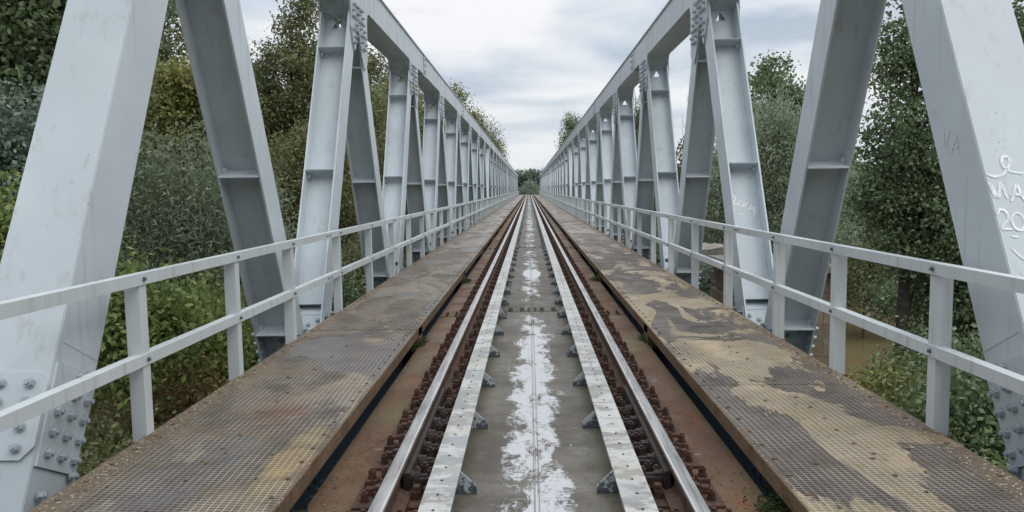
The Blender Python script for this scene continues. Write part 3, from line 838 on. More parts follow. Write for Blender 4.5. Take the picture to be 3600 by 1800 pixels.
# "2024" on the web of the right truss's second diagonal; u = x across the web, v = height
cI = FWL/2 - .008 - .003
def web2(u, v): return (2.67+u, light_y(v) + PN + cI, v)
g2024 = [[(.035, 1.335), (.075, 1.345), (.085, 1.30), (.050, 1.24), (.075, 1.235), (.11, 1.225)],
         [(.155, 1.28), (.125, 1.25), (.135, 1.205), (.175, 1.20), (.195, 1.25), (.165, 1.275), (.14, 1.235)],
         [(.215, 1.245), (.245, 1.255), (.225, 1.21), (.215, 1.185), (.25, 1.17), (.275, 1.155)],
         [(.305, 1.235), (.275, 1.20), (.285, 1.165), (.315, 1.18), (.325, 1.225), (.318, 1.12), (.312, 1.07)]]
graffiti('painted_number', g2024, .024, web2, 'white sprayed 2024 on the second light diagonal of the right truss')
graffiti('painted_dashes', [[(.12, 1.10), (.19, 1.085)], [(.15, 1.055), (.20, 1.04)], [(.165, 1.01), (.19, 1.005)], [(.05, .96), (.08, .93)], [(.13, .915), (.19, .895)]], .014, web2,
         'faint white sprayed dashes below the 2024 on the right truss')
def nface(u, v): return (XT+u, light_y(v)-.004, v+.002)
gm = [[(.012, 1.52), (.05, 1.505), (.10, 1.515), (.145, 1.56), (.165, 1.61), (.13, 1.62), (.115, 1.575), (.15, 1.535), (.22, 1.52)],
      [(.025, 1.38), (.012, 1.465), (.030, 1.42), (.045, 1.385), (.062, 1.43), (.078, 1.465), (.088, 1.41), (.092, 1.375)],
      [(.11, 1.36), (.135, 1.40), (.165, 1.455), (.178, 1.40), (.195, 1.345)], [(.115, 1.395), (.15, 1.40), (.19, 1.395)],
      [(.225, 1.345), (.23, 1.45), (.27, 1.44), (.262, 1.40), (.235, 1.395), (.29, 1.34)]]
graffiti('painted_word', gm, .017, nface, 'white sprayed MAR under a looping flourish on the near right box diagonal')
g20 = [[(.012, 1.285), (.035, 1.315), (.066, 1.30), (.068, 1.26), (.04, 1.235), (.022, 1.21), (.05, 1.205), (.08, 1.205)],
       [(.115, 1.295), (.085, 1.26), (.095, 1.21), (.13, 1.20), (.155, 1.24), (.145, 1.285), (.115, 1.295)],
       [(.19, 1.28), (.21, 1.30), (.235, 1.28), (.215, 1.23), (.19, 1.20), (.245, 1.20)]]
graffiti('painted_number', g20, .016, nface, 'white sprayed 202 below the word MAR on the near right box diagonal')
graffiti('painted_swoosh', [[(.045, 1.10), (.075, 1.06), (.115, 1.03), (.16, 1.01)], [(.06, 1.165), (.10, 1.16)]], .010, nface, 'thin white sprayed swoosh lowest on the near right box diagonal')
def iface(u, v): return (XT-.003, u, v)
gma = [[(5.045, 1.80), (5.04, 1.715), (5.01, 1.74), (4.985, 1.80), (4.965, 1.80)], [(4.955, 1.655), (4.925, 1.72), (4.905, 1.775), (4.885, 1.70), (4.865, 1.655)], [(4.935, 1.695), (4.88, 1.69)],
       [(5.17, 1.965), (5.175, 1.92)], [(5.135, 1.945), (5.125, 1.94)]]
graffiti('painted_letters', gma, .011, iface, 'thin white sprayed MA on the inner face of the near right box diagonal', mat_paint('faded_spray_paint', (.64, .70, .74)))
def lfoot(u, v): return (-(XT-.0245), u, v)

# ------------------------------------------------------------------ terrain, water
def hgt(x, y):
    h = -3.7 + .5*np.sin(x*.21+1.3)*np.cos(y*.13) + .25*np.sin(x*.6+y*.4)
    h = np.where(x < -5, h + np.clip((-x-5)*.10, 0, 1.6), h)
    # river channel: it comes from under the bridge and widens to the right
    u = np.clip((x-7)/8, 0, 1); u = u*u*(3-2*u)
    yc = 20 + 17*u; hw = 8 + 8*u
    d = np.abs(y-yc)/hw
    ch = np.clip(1.3-d, 0, .6)/.6; ch = ch*ch*(3-2*ch)*np.clip((x+1)/4, 0, 1)
    h = h - 4.0*ch
    h = np.where(x > 3.2, h - .5, h)
    # railway embankment past the bridge end
    eb = np.clip((y-186)/6, 0, 1)*np.clip(1-(np.abs(x)-3)/8, 0, 1)
    return h*(1-eb) + (-.45)*eb
gx = np.concatenate([np.linspace(-900, -60, 15)[:-1], np.linspace(-60, 60, 81), np.linspace(60, 900, 15)[1:]])
gy = np.concatenate([np.linspace(-300, -10, 8)[:-1], np.linspace(-10, 120, 88), np.linspace(120, 260, 36)[1:], np.linspace(260, 1500, 14)[1:]])
GX, GY = np.meshgrid(gx, gy, indexing='ij'); GZ = hgt(GX, GY)
V = np.stack([GX, GY, GZ], -1).reshape(-1, 3); ny = len(gy)
Fc = [(i*ny+j, (i+1)*ny+j, (i+1)*ny+j+1, i*ny+j+1) for i in range(len(gx)-1) for j in range(ny-1)]
me = bpy.data.meshes.new('ground'); me.from_pydata(V.tolist(), [], Fc); me.materials.append(GROUND)
for p in me.polygons: p.use_smooth = True
tag(link('ground', me), kind='structure')
tag(MB().add([(-8, 5, -5.75), (160, 5, -5.75), (160, 160, -5.75), (-8, 160, -5.75)], [(0, 1, 2, 3)]).build('river_water', WATER), kind='structure')
o = MB().box(-2.4, 2.4, YEnd+.02, 262, -.8, -.20).build('railway_ballast', BALLAST); tag(o, kind='structure')

# ------------------------------------------------------------------ vegetation
rng = np.random.default_rng(11)
def leaves(centers, per, spread, size, asp=.5, droop=0., seed=0, zsq=.8, fold=.0):
    r = np.random.default_rng(seed); n = len(centers)*per
    centers = np.asarray(centers, float)
    C = np.repeat(centers, per, 0) + r.normal(0, 1, (n, 3))*np.array([spread, spread, spread*zsq])
    C[:, 2] -= droop*np.abs(r.normal(0, 1, n))*spread
    d = r.normal(0, 1, (n, 3)); d[:, 2] -= droop*1.6; d /= np.linalg.norm(d, axis=1)[:, None]
    u = r.normal(0, 1, (n, 3)); u[:, 2] += .6; nv = np.cross(d, u); nv /= np.linalg.norm(nv, axis=1)[:, None]+1e-9
    sz = size*r.uniform(.6, 1.3, n)[:, None]
    a = C - d*sz*.5; b = C + nv*sz*asp*.5; c = C + d*sz*.5; e2 = C - nv*sz*asp*.5
    V = np.stack([a, b, c, e2], 1).reshape(-1, 3)
    ct = np.repeat(r.uniform(0, 1, len(centers)), per)
    tint = np.clip(.60*ct + .40*r.uniform(0, 1, n)**1.3, 0, 1)
    return V, tint
def leaf_mesh(name, V, tint, mat):
    n = len(V)//4; me = bpy.data.meshes.new(name)
    me.vertices.add(n*4); me.vertices.foreach_set('co', V.astype(np.float32).ravel())
    me.loops.add(n*4); me.loops.foreach_set('vertex_index', np.arange(n*4, dtype=np.int32))
    me.polygons.add(n); me.polygons.foreach_set('loop_start', np.arange(0, n*4, 4, dtype=np.int32))
    me.update(calc_edges=True)
    at = me.attributes.new('tint', 'FLOAT', 'FACE'); at.data.foreach_set('value', tint.astype(np.float32))
    me.materials.append(mat); return me
def crown_centers(blobs, n, r, power=.55, gap=0.0):
    vol = np.array([b[3]**2.2 for b in blobs]); pick = r.choice(len(blobs), n, p=vol/vol.sum())
    B = np.array([(b[0], b[1], b[2]) for b in blobs])[pick]; R_ = np.array([b[3] for b in blobs])[pick]
    Z = np.array([(b[4] if len(b) > 4 else 1.) for b in blobs])[pick]
    d = r.normal(0, 1, (n, 3)); d /= np.linalg.norm(d, axis=1)[:, None]
    rad = r.uniform(0, 1, n)**power
    P = B + d*(R_*rad)[:, None]*np.stack([np.ones(n), np.ones(n), Z], 1)
    return P
def make_tree(name, loc, h, blobs, leafn, per, spread, size, mat, label, cat='tree', group=None, asp=.5, droop=0., seed=1, trunk=True, tr=.12, power=.5, zsq=.8, lean=(0, 0)):
    """blobs: (dx,dy,z,r,zscale) relative to the base"""
    root = empty(name, loc); r = np.random.default_rng(seed)
    C = crown_centers(blobs, max(4, leafn//per), r, power)
    V, t_ = leaves(C, per, spread, size, asp, droop, seed+5, zsq)
    cr = link('crown', leaf_mesh('crown', V, t_, LEAF[mat]), root)
    if trunk:
        m = MB(); pts = []; 
        for i in range(7):
            u = i/6; pts.append((lean[0]*u*u*h + .04*h*math.sin(u*4+seed)*u*.5, lean[1]*u*u*h + .03*h*math.cos(u*3+seed)*u*.5, u*h*.93))
        m.tube(pts, [tr*(1-.88*i/6) for i in range(7)], 8)
        for j in range(min(26, len(C))):
            c = [float(q) for q in C[r.integers(len(C))]]
            zi = min(max(c[2]-.35*math.hypot(c[0], c[1]) - .3, h*.12), h*.85); u = zi/(h*.93)
            i0 = min(5, max(0, int(u*6))); f_ = u*6-i0; a = Vector(pts[i0]).lerp(Vector(pts[i0+1]), f_)
            b = Vector(c); mid = a.lerp(b, .5) + Vector((0, 0, .08*h*.3))
            r0 = tr*(1-.8*u)*.42
            m.tube([a, mid, b], [r0, r0*.6, r0*.15], 5)
        m.build('trunk', BARK, root)
    tag(root, label, cat, group)
    return root
G = lambda x, y: float(hgt(np.array(float(x)), np.array(float(y))))
def copy_tree(root, loc, sc, rz, label, group=None):
    c = root.copy(); COL.objects.link(c); c.location = loc; c.scale = sc; c.rotation_euler = (0, 0, rz)
    c['label'] = label
    if group: c['group'] = group
    for ch in root.children:
        d = ch.copy(); COL.objects.link(d); d.parent = c
    return c
def base(x, y): return (x, y, max(G(x, y), -4.8)-.1)

# --- left bank, near
x, y = -10.0, 14.2; b = base(x, y)
make_tree('broadleaf_tree', b, 13, [(0, 0, 6.5, 2.6), (.4, -.4, 9.2, 2.4), (-1.5, .5, 9.5, 2.2), (1.2, 1.0, 11, 1.8), (1.4, .2, 7.6, 1.5), (0, -1.2, 4.6, 1.9), (-2, 0, 6, 2.2), (2.2, .5, 9.4, 1.5), (2.0, .3, 11.5, 1.5)], 90000, 45, .28, .14, 'dark',
          'tall dark green leafy tree filling the far left edge behind the near box diagonal', asp=.6, seed=3, tr=.22)
x, y = -7.9, 11.7; b = base(x, y)
make_tree('silver_poplar', b, 6.6, [(0, 0, 5.0, 1.1), (.3, -.2, 3.6, 1.0), (-.5, .2, 6.0, .9), (.4, .3, 6.0, .7), (-.9, 0, 4.2, 1.0), (-.9, 0, 2.6, 1.0)], 24000, 30, .20, .085, 'silver',
          'small silver-leaved poplar in front of the dark tree at the left edge', asp=.75, seed=4, tr=.08)
x, y = -6.6, 14.4; b = base(x, y)
make_tree('willow_tree', b, 6.2, [(0, 0, 3.6, 1.9), (.9, .2, 2.8, 1.5), (-1.1, -.1, 2.9, 1.6), (.2, .2, 4.9, 1.35), (-.9, .2, 4.6, 1.1), (1.1, 0, 4.3, .9)], 60000, 40, .24, .115, 'willow',
          'round silvery willow with narrow leaves seen between the two nearest left diagonals', asp=.22, droop=.25, seed=5, tr=.16)
x, y = -9.6, 20.5; b = base(x, y)
make_tree('field_maple', b, 8.6, [(0, 0, 6.6, 1.1), (.7, .1, 7.1, .9), (-1.0, 0, 5.4, .9), (.3, -.3, 5.4, .8), (1.2, 0, 5.9, .8)], 20000, 34, .20, .12, 'yellow',
          'yellowing maple above the silvery willow on the left bank', asp=.6, seed=6, tr=.12)
x, y = -13.4, 28.0; b = base(x, y)
make_tree('aspen_tree', b, 12.2, [(0, 0, 9.6, 1.5, 1.5), (.5, 0, 11.4, .9, 1.3), (-.6, .1, 7.4, 1.9), (1.8, .2, 7.0, 1.7), (-2.1, 0, 8.4, 1.5, 1.2), (0, 0, 4.5, 2.2)], 42000, 40, .26, .14, 'olive',
          'olive-green aspen rising behind the yellowing maple on the left', asp=.6, seed=7, tr=.16)
x, y = -9.1, 30.5; b = base(x, y)
asp1 = make_tree('poplar_tree', b, 12.4, [(0, 0, 10.2, .95, 1.7), (.5, 0, 8.6, 1.4, 1.2), (-1.2, .1, 7.4, 1.5), (1.4, .2, 6.6, 1.7), (0, 0, 4.6, 2.2), (.5, 0, 11.6, .5, 1.6), (-.9, 0, 9.9, .6, 1.4), (1.3, 0, 9.4, .9, 1.4), (1.5, 0, 10.6, .45, 1.4), (-1.6, 0, 8.6, .8), (2.3, .4, 7.6, 1.2)], 75000, 40, .22, .14, 'olive',
          'windblown poplar with feathery top between the left second and third diagonals', asp=.55, droop=-.25, seed=8, tr=.16)
x, y = -11.9, 32.0; b = base(x, y)
make_tree('poplar_tree', b, 10.6, [(0, 0, 9.6, .9, 1.5), (.4, 0, 8, 1.4), (-.9, 0, 6, 1.8), (.9, 0, 5.2, 1.8)], 42000, 40, .24, .15, 'olive',
          'shorter poplar left of the feathery-topped one, behind the dark left diagonal', asp=.55, seed=9, tr=.14)
x, y = -7.2, 24.5; b = base(x, y)
make_tree('hawthorn_tree', b, 7.6, [(0, 0, 5.6, 1.5), (.9, 0, 4.4, 1.5), (-1.0, 0, 4.2, 1.6), (0, 0, 2.6, 1.8), (.4, .3, 6.6, .9)], 42000, 40, .22, .11, 'brown',
          'brownish-green hawthorn beyond the second left diagonal', asp=.6, seed=10, tr=.14)
x, y = -6.4, 20.2; b = base(x, y)
make_tree('willow_tree', b, 4.6, [(0, 0, 3.1, 1.2), (.6, 0, 2.2, 1.2), (-.7, 0, 2.3, 1.2)], 30000, 40, .20, .11, 'willow',
          'low silvery willow bush behind the left railing beside the second diagonal', asp=.25, droop=.2, seed=12, tr=.09)
x, y = -4.7, 19.6; b = base(x, y)
make_tree('silver_poplar', b, 4.2, [(0, 0, 3.2, .75, 1.2), (.1, 0, 2.2, .95), (.5, .8, 2.9, .7)], 14000, 30, .18, .085, 'silver',
          'pale silver-leaved sapling showing right of the second light left diagonal', asp=.7, seed=13, tr=.06)
# --- left row, farther
lrow = [(-10.8, 42, 13.2), (-8.6, 50, 12.0), (-12.5, 57, 15.4), (-8.8, 66, 12.6), (-11.5, 75, 16.5), (-9.0, 88, 18.0), (-12.0, 100, 17.0), (-8.8, 112, 16.0), (-8.4, 131, 19.0), (-10.5, 145, 18), (-7.6, 160, 15), (-7.0, 181, 14.5)]
mk = dict(
 a=make_tree('broadleaf_tree', base(-10.8, 42), 13, [(0, 0, 9.8, 2.0), (1.2, .5, 8.0, 2.2), (-1.3, -.3, 7.6, 2.3), (0, 0, 5.2, 2.7), (.6, 0, 11.6, 1.2), (-.6, .6, 3.0, 2.6)], 34000, 34, .38, .20, 'brown',
     'brownish broadleaf tree in the left row, behind the third left diagonal', asp=.6, seed=21, tr=.2, group='trees in the row beyond the left truss'),
 b=make_tree('broadleaf_tree', base(-8.6, 50), 13, [(0, 0, 10.4, 1.4, 1.5), (.8, .5, 8.4, 1.7, 1.2), (-1.0, -.3, 7.0, 1.9), (0, 0, 4.6, 2.3), (.2, .2, 2.6, 2.2)], 28000, 34, .34, .20, 'olive',
     'narrow olive broadleaf tree in the left row, behind the fourth left diagonal', asp=.6, seed=22, tr=.18, group='trees in the row beyond the left truss'))
for i, (x, y, h) in enumerate(lrow[2:]):
    src = mk['ab'[i % 2]]; sc = h/13.0
    o = copy_tree(src, base(x, y), (sc*1.05, sc*1.05, sc), i*1.7, ['brownish tree of the distant left row showing through the truss', 'olive tree of the distant left row showing through the truss'][i % 2], 'distant trees of the left row '+['(brownish)', '(olive)'][i % 2])
# --- right bank, near
x, y = 7.0, 14.6; b = base(x, y)
make_tree('black_poplar', b, 13.5, [(.1, 0, 7.0, 1.0, 1.2), (.5, .1, 5.6, 1.2), (1.3, .3, 4.0, 1.1), (-.45, 0, 6.1, .6), (-.1, 0, 8.6, .7, 1.3), (.65, 0, 8.8, .6), (.2, 0, 10.2, .5, 1.6), (.5, 0, 11.2, .7, 1.3), (1.4, .4, 6.0, 1.1), (2.1, 0, 3.2, 1.1), (1.7, 0, 8.8, .8), (1.3, 0, 10.6, .7), (-1.55, 0, 10.3, .22), (-1.3, 0, 10.9, .25)], 90000, 26, .135, .075, 'dark',
          'tall dark poplar with gaps of sky between the two near right diagonals', asp=.8, seed=31, tr=.15, power=.6, lean=(.0, 0))
x, y = 9.7, 14.8; b = base(x, y)
make_tree('black_poplar', b, 14.5, [(0, 0, 8.6, 1.6), (-.2, .1, 6.0, 1.9), (0, 0, 3.4, 2.0), (0, 0, 11.4, 1.4), (.4, 0, 13, 1.0)], 50000, 30, .20, .085, 'dark',
          'second dark poplar at the right edge behind the near right box diagonal', asp=.75, seed=32, tr=.17)
x, y = 11.3, 37.5; b = base(x, y)
make_tree('willow_tree', b, 11.0, [(0, 0, 7.6, 2.5), (1.9, .2, 6.8, 2.3), (-1.9, 0, 6.2, 2.0), (0, -.2, 4.6, 2.8), (.5, 0, 9.2, 1.7), (2.0, 0, 3.6, 2.6), (-1.6, 0, 3.0, 2.2), (2.2, 0, 8.6, 1.4)], 70000, 38, .34, .19, 'willow',
          'large grey-green willow right of the 2024 diagonal on the right bank', asp=.28, droop=.2, seed=33, tr=.22)
x, y = 14.2, 46; b = base(x, y)
make_tree('broadleaf_tree', b, 14.5, [(0, 0, 12.2, 1.5, 1.1), (-1.3, 0, 10.6, 1.3), (1.4, 0, 10.8, 1.3), (0, 0, 8.4, 2.6), (0, 0, 5.0, 3.0), (-2.4, 0, 9.4, .9)], 34000, 34, .30, .21, 'dark',
          'dark-topped tree standing behind the large grey-green willow', asp=.7, seed=34, tr=.2)
x, y = 19.5, 50.0; b = base(x, y)
make_tree('willow_tree', b, 8.2, [(0, 0, 6.2, 2.0), (1.8, 0, 5.4, 2.0), (-1.6, 0, 5.4, 2.2), (0, 0, 3, 2.8), (3.4, 0, 5.0, 1.8), (3.6, 0, 3.0, 2.2)], 34000, 34, .34, .20, 'willow',
          'smaller willow to the right of the large one, behind the dark right diagonal', asp=.3, seed=35, tr=.16)
x, y = 15.6, 36.0; b = base(x, y)
make_tree('willow_shrub', (x, y, -5.9), 4.6, [(0, 0, 3.0, 1.7), (1.8, 0, 2.6, 1.7), (-1.7, 0, 2.7, 1.5), (.3, 0, 3.7, 1.2)], 26000, 34, .24, .13, 'olive',
          'pale olive willow shrub at the far water edge on the right', 'shrub', asp=.4, seed=36, tr=.07)
for i, (x, y, rr) in enumerate([(23.5, 53, 2.8), (30, 56, 3.0), (37, 60, 3.4)]):
    b = base(x, y)
    make_tree('bank_shrub', b, 6.2, [(0, 0, 3.6, rr), (rr*.6, 0, 2.6, rr*.8), (-rr*.6, 0, 2.8, rr*.8)], 24000, 34, .32, .17, ['dark', 'olive', 'dark'][i],
              ['dark green shrub leaning over the river, nearest of three', 'olive shrub on the river bank between two dark ones', 'dark shrub farthest right along the river bank'][i], 'shrub', asp=.6, seed=37+i, tr=.12)
x, y = 10.2, 47.0; b = base(x, y)
mt_ = make_tree('broadleaf_tree', b, 9.4, [(0, 0, 7.0, 1.7), (1.5, 0, 6.2, 1.5), (-1.2, 0, 5.8, 1.5), (0, 0, 4.6, 2.3), (0, 0, 2.6, 2.4)], 26000, 34, .34, .2, 'brown',
          'autumn-brown tree showing beside the 2024 diagonal on the right', asp=.6, seed=41, tr=.16)
x, y = 9.6, 66.0; b = base(x, y)
tall = make_tree('broadleaf_tree', b, 13.2, [(0, 0, 11.0, 1.1, 1.4), (.4, 0, 9.0, 1.5, 1.2), (-.6, 0, 7.2, 1.6), (0, 0, 5.0, 2.0), (0, 0, 2.8, 2.1)], 26000, 34, .30, .2, 'dark',
          'narrow dark tree showing through the right truss between its third and fourth bays', asp=.7, seed=42, tr=.18)
for i, (x, y, h) in enumerate([(8.8, 78, 9.0), (12.0, 92, 9.5), (9.5, 110, 11), (12.5, 128, 13), (10.0, 150, 17.0), (9.8, 171, 20.5), (9.0, 184, 15.5), (27, 66, 8.5), (34, 70, 9.0), (21, 72, 8.0), (15.5, 62, 8.0)]):
    copy_tree([mt_, tall][i % 2], base(x, y), (h/11, h/11, h/11.6), i*2.1, 'dark tree of the distant right row showing over or through the truss' if i % 2 else 'brown-green tree of the distant right row showing through the truss', 'distant trees of the right row '+['(brown)', '(dark)'][i % 2])
# bare tree
x, y = 9.0, 52.0; b = base(x, y); root = empty('bare_tree', b); m = MB(); r = random.Random(8)
def branch(p, d, L_, rad, dep):
    q = p + d*L_; mid = p.lerp(q, .5) + Vector((r.uniform(-.05, .05), r.uniform(-.05, .05), 0))*L_
    m.tube([p, mid, q], [rad, rad*.8, rad*.55], 5)
    if dep == 0: return
    for _ in range(3 if dep > 1 else 4):
        nd = (d + Vector((r.uniform(-.5, .5), r.uniform(-.5, .5), r.uniform(.0, .35)))).normalized()
        branch(p.lerp(q, r.uniform(.55, 1)), nd, L_*r.uniform(.55, .8), rad*.55, dep-1)
branch(Vector((0, 0, 0)), Vector((0, 0, 1)), 5.2, .13, 4)
m.build('trunk', BARK, root); tag(root, 'leafless tree with thin grey twigs seen through the right truss', 'bare tree')

# --- shrubs close below the bridge
def shrub(name, x, y, top, rad, mat, n, size, label, asp=.6, seed=1, group=None, zb=None, droop=0.):
    gz = max(G(x, y), -5.2)-.1; h = top-gz
    bl = [(0, 0, h-rad*.8, rad*.8), (rad*.6, rad*.2, h-rad*1.2, rad*.7), (-rad*.6, -rad*.1, h-rad*1.15, rad*.75), (0, -rad*.5, h-rad*1.5, rad*.8), (0, 0, h*.4, rad), (rad*.5, -.3, h*.25, rad*.8)]
    return make_tree(name, (x, y, gz), h, bl, n, 24, .15, size, mat, label, 'shrub', group, asp, droop, seed, True, .05)
shrub('elder_shrub', -4.5, 8.5, .72, .62, 'fresh', 12000, .085, 'fresh green elder shrub just right of the near left box diagonal', seed=51)
shrub('elder_shrub', -7.1, 10.4, 1.9, .9, 'fresh', 14000, .09, 'bright yellow-green shrub at the left border of the picture', seed=52)
shrub('elder_shrub', -4.5, 10.2, .30, .75, 'fresh', 13000, .08, 'fresh green shrub below the willow, beside the second left railing post', seed=53)
shrub('bramble_bush', -4.2, 9.0, -.45, .75, 'red', 15000, .065, 'reddish-brown bramble bush seen below the left mid rail', seed=54)
shrub('bramble_bush', -4.0, 6.9, -.75, .75, 'olive', 14000, .06, 'olive bramble bush at the foot of the near left box diagonal', seed=55)
shrub('bramble_bush', -4.6, 7.9, -.55, .8, 'brown', 14000, .065, 'brownish bush with faded leaves behind the nearest left post', seed=56)
shrub('bramble_bush', -4.2, 11.5, .0, .6, 'yellow', 8000, .07, 'small yellow-leaved bush beside the foot of the dark left diagonal', seed=57)
shrub('ivy_bush', -4.3, 15.2, .3, .85, 'dark', 14000, .075, 'dark green bush behind the foot of the second light left diagonal', seed=58)
shrub('ivy_bush', -4.3, 18.4, .4, .9, 'olive', 14000, .085, 'olive bush seen through the left railing beyond the second diagonal', seed=59)
shrub('elder_shrub', -6.0, 11.8, 0.0, 1.2, 'olive', 16000, .09, 'dull green bush under the round silvery willow', seed=60)
shrub('bramble_bush', -5.2, 9.9, -.8, 1.0, 'red', 14000, .075, 'reddish bramble between the olive and the fresh green shrubs on the left', seed=69)
shrub('elder_shrub', 4.15, 8.1, -1.25, .75, 'dark', 16000, .065, 'dark green bush below the near right railing bay', seed=61)
shrub('elder_shrub', 4.55, 9.7, -.75, .7, 'yellow', 9000, .075, 'yellow-leaved shrub between the two near right posts', seed=62)
shrub('elder_shrub', 6.6, 12.6, -.9, .75, 'dark', 15000, .08, 'dark leafy bush standing above the river behind the yellow-leaved shrub', seed=65)
shrub('elder_shrub', 4.35, 6.6, -.95, .7, 'fresh', 13000, .075, 'green shrub with ash-like leaves at the lower right', seed=63)
shrub('elder_shrub', 5.5, 9.0, -.1, 1.0, 'dark', 18000, .08, 'dark bush behind the near right box diagonal foot', seed=64)
shrub('ivy_bush', 4.5, 18.4, -.25, .55, 'silver', 12000, .075, 'silvery-leaved bush climbing the ruined masonry on the right', seed=66)
shrub('ivy_bush', 4.6, 26.0, .2, .8, 'olive', 12000, .09, 'olive-grey bush seen through the right railing past the masonry', seed=67)
# overhanging branches above the river
make_tree('alder_tree', (9.5, 19.0, -5.8), 5.0, [(.3, 0, 4.3, 1.0), (-.9, -.3, 4.4, .5), (1.4, 0, 4.6, 1.1), (2.4, 0, 3.6, 1.3), (2.3, 0, 2.2, 1.2)], 22000, 26, .17, .095, 'dark',
          'dark alder with branches hanging over the brown river', asp=.75, seed=68, tr=.06)

# --- ground cover
def cover(name, x0, x1, y0, y1, n, size, mat, label, seed, lift=.35):
    r = np.random.default_rng(seed); C = np.stack([r.uniform(x0, x1, n), y0 + (y1-y0)*r.uniform(0, 1, n)**1.6, np.zeros(n)], 1)
    C[:, 2] = hgt(C[:, 0], C[:, 1]) + r.uniform(0, lift, n) + .25*lift*np.sin(C[:, 0]*2.1)*np.cos(C[:, 1]*1.7)
    C = C[C[:, 2] > -5.7]
    V, t_ = leaves(C, 12, .22, size, .5, 0, seed)
    o = link(name, leaf_mesh(name, V, t_, LEAF[mat])); tag(o, label, 'undergrowth', kind='stuff')
cover('undergrowth', -26, -3.4, 2, 70, 7000, .13, 'olive', 'tangled olive undergrowth covering the left bank', 71, 1.2)
cover('weeds', -12, -3.3, 2, 22, 3500, .09, 'red', 'reddish weeds among the undergrowth on the left bank', 72, 1.6)
cover('undergrowth', 4.0, 40, 3, 80, 6500, .15, 'dark', 'dark undergrowth covering the right river bank', 73, .8)
# far wood
def wood(name, pts, h, n, label, seed, size=1.5):
    r = np.random.default_rng(seed); u = r.uniform(0, 1, n)
    P = np.array(pts, float); seg = np.linspace(0, 1, len(P)); X_ = np.interp(u, seg, P[:, 0]); Y_ = np.interp(u, seg, P[:, 1]) + r.uniform(0, 14, n)
    topv = h*(1 + .045*np.sin(X_*.9) + .05*np.sin(X_*.37+1) + .03*np.sin(X_*2.3))
    Z_ = -3 + (topv+3)*r.uniform(0, 1, n)**.7
    V, t_ = leaves(np.stack([X_, Y_, Z_], 1), 8, .9, size, .6, 0, seed)
    o = link(name, leaf_mesh(name, V, t_, LEAF['far'])); tag(o, label, 'wood', kind='stuff')
wood('far_wood', [(-60, 300), (0, 300), (60, 300)], 7.9, 5500, 'far dark green wood closing the view beyond the end of the bridge', 81, .95)
wood('light_blocking_wood', [(-70, -22), (0, -45), (70, -22)], 12, 3000, 'unseen wood added behind the viewer to block low sky light', 85, 2.4)  # out of view, added to cut skylight on the undersides of the diagonals
wood('side_wood', [(-160, 90), (-60, 150), (-30, 240)], 8, 3500, 'far wood behind the trees of the left bank', 82, 2.2)
wood('opposite_wood', [(20, 260), (90, 170), (200, 90)], 5.2, 4500, 'low far wood behind the river on the right', 83, 2.0)
make_tree('round_willow', (.3, 226, -1.2), 5.2, [(0, 0, 3.4, 1.9), (1.4, 0, 2.6, 1.6), (-1.5, 0, 2.4, 1.6), (-.4, -1, 1.4, 1.8), (1.2, -1, 1.2, 1.5), (-2.6, 0, 1.0, 1.2)], 9000, 20, .32, .26, 'farwillow',
          'round grey-green willow closing the line at the far end of the track', asp=.5, seed=84, tr=.1)
for i, (x, h_) in enumerate([(-4.4, 3.0), (3.9, 2.6)]):
    make_tree('trackside_bush', (x, 200, -2.5), h_+1.0, [(0, 0, h_-.4, 1.0), (.3, 0, h_-1.4, 1.3)], 3000, 16, .3, .2, 'olive', ['olive bush left of the track end just past the bridge', 'olive bush right of the track end just past the bridge'][i], 'shrub', asp=.5, seed=86+i, tr=.06)
# small white trackside cabinet and mast past the end
cb_ = empty('trackside_cabinet', (3.2, 196, -.4)); MB().box(-.22, .22, -.15, .15, .25, 1.35).build('cabinet_body', PAINT_RAIL, cb_, (0, 0, 0), .02)
m = MB(); m.box(-.27, .27, -.2, .2, 1.351, 1.40); m.build('cabinet_roof', PAINT_RAIL, cb_); MB().box(-.05, .05, -.05, .05, -.3, .249).build('pole', PAINT_UNDER, cb_)
tag(cb_, 'small white trackside cabinet past the right end of the bridge', 'cabinet')

# --- rust flakes, grit and fallen leaves lying on the steel
def litter(name, xs, y0, y1, z, n, size, mat, label, seed):
    r = np.random.default_rng(seed); y = y0 + (y1-y0)*r.uniform(0, 1, n)**1.3
    C = np.stack([r.uniform(xs[0], xs[1], n), y, np.full(n, z)], 1)
    a = r.uniform(0, 6.28, n); sz = size*r.uniform(.4, 1.4, n)
    d = np.stack([np.cos(a), np.sin(a), r.uniform(-.05, .3, n)], 1)*sz[:, None]; p = np.stack([-np.sin(a), np.cos(a), r.uniform(0, .3, n)], 1)*sz[:, None]*.6
    V = np.stack([C-d*.5, C+p*.5, C+d*.5, C-p*.5], 1).reshape(-1, 3); V[:, 2] = np.maximum(V[:, 2], z)
    o = link(name, leaf_mesh(name, V, r.uniform(0, 1, n), mat)); tag(o, label, 'litter', kind='stuff')
FLAKE = mat_leaf('rust_flakes', (.035, .022, .015), (.22, .15, .09), .0)
for s in (-1, 1):
    litter('rust_flakes', sx(s, .98, 1.21), 3.0, 14, -.186, 900, .016, FLAKE, f'rust flakes and grit on the {SIDE[s]} deck strip', 101+s)
    litter('walkway_grit', sx(s, 2.22, 2.38), 3.0, 12, .003, 700, .014, mat_leaf('pale_grit', (.10, .08, .06), (.5, .46, .36), 0), f'pale grit and leaf bits along the outer edge of the {SIDE[s]} walkway', 111+s)
    litter('fallen_leaves', sx(s, 1.3, 2.3), 3.0, 14, .004, 60, .032, FLAKE, f'few brown fallen leaves on the {SIDE[s]} walkway', 121+s)
litter('trough_grit', (-.40, .40), 3.0, 12, -.186, 260, .012, FLAKE, 'dark grit lying on the centre deck plate', 131)
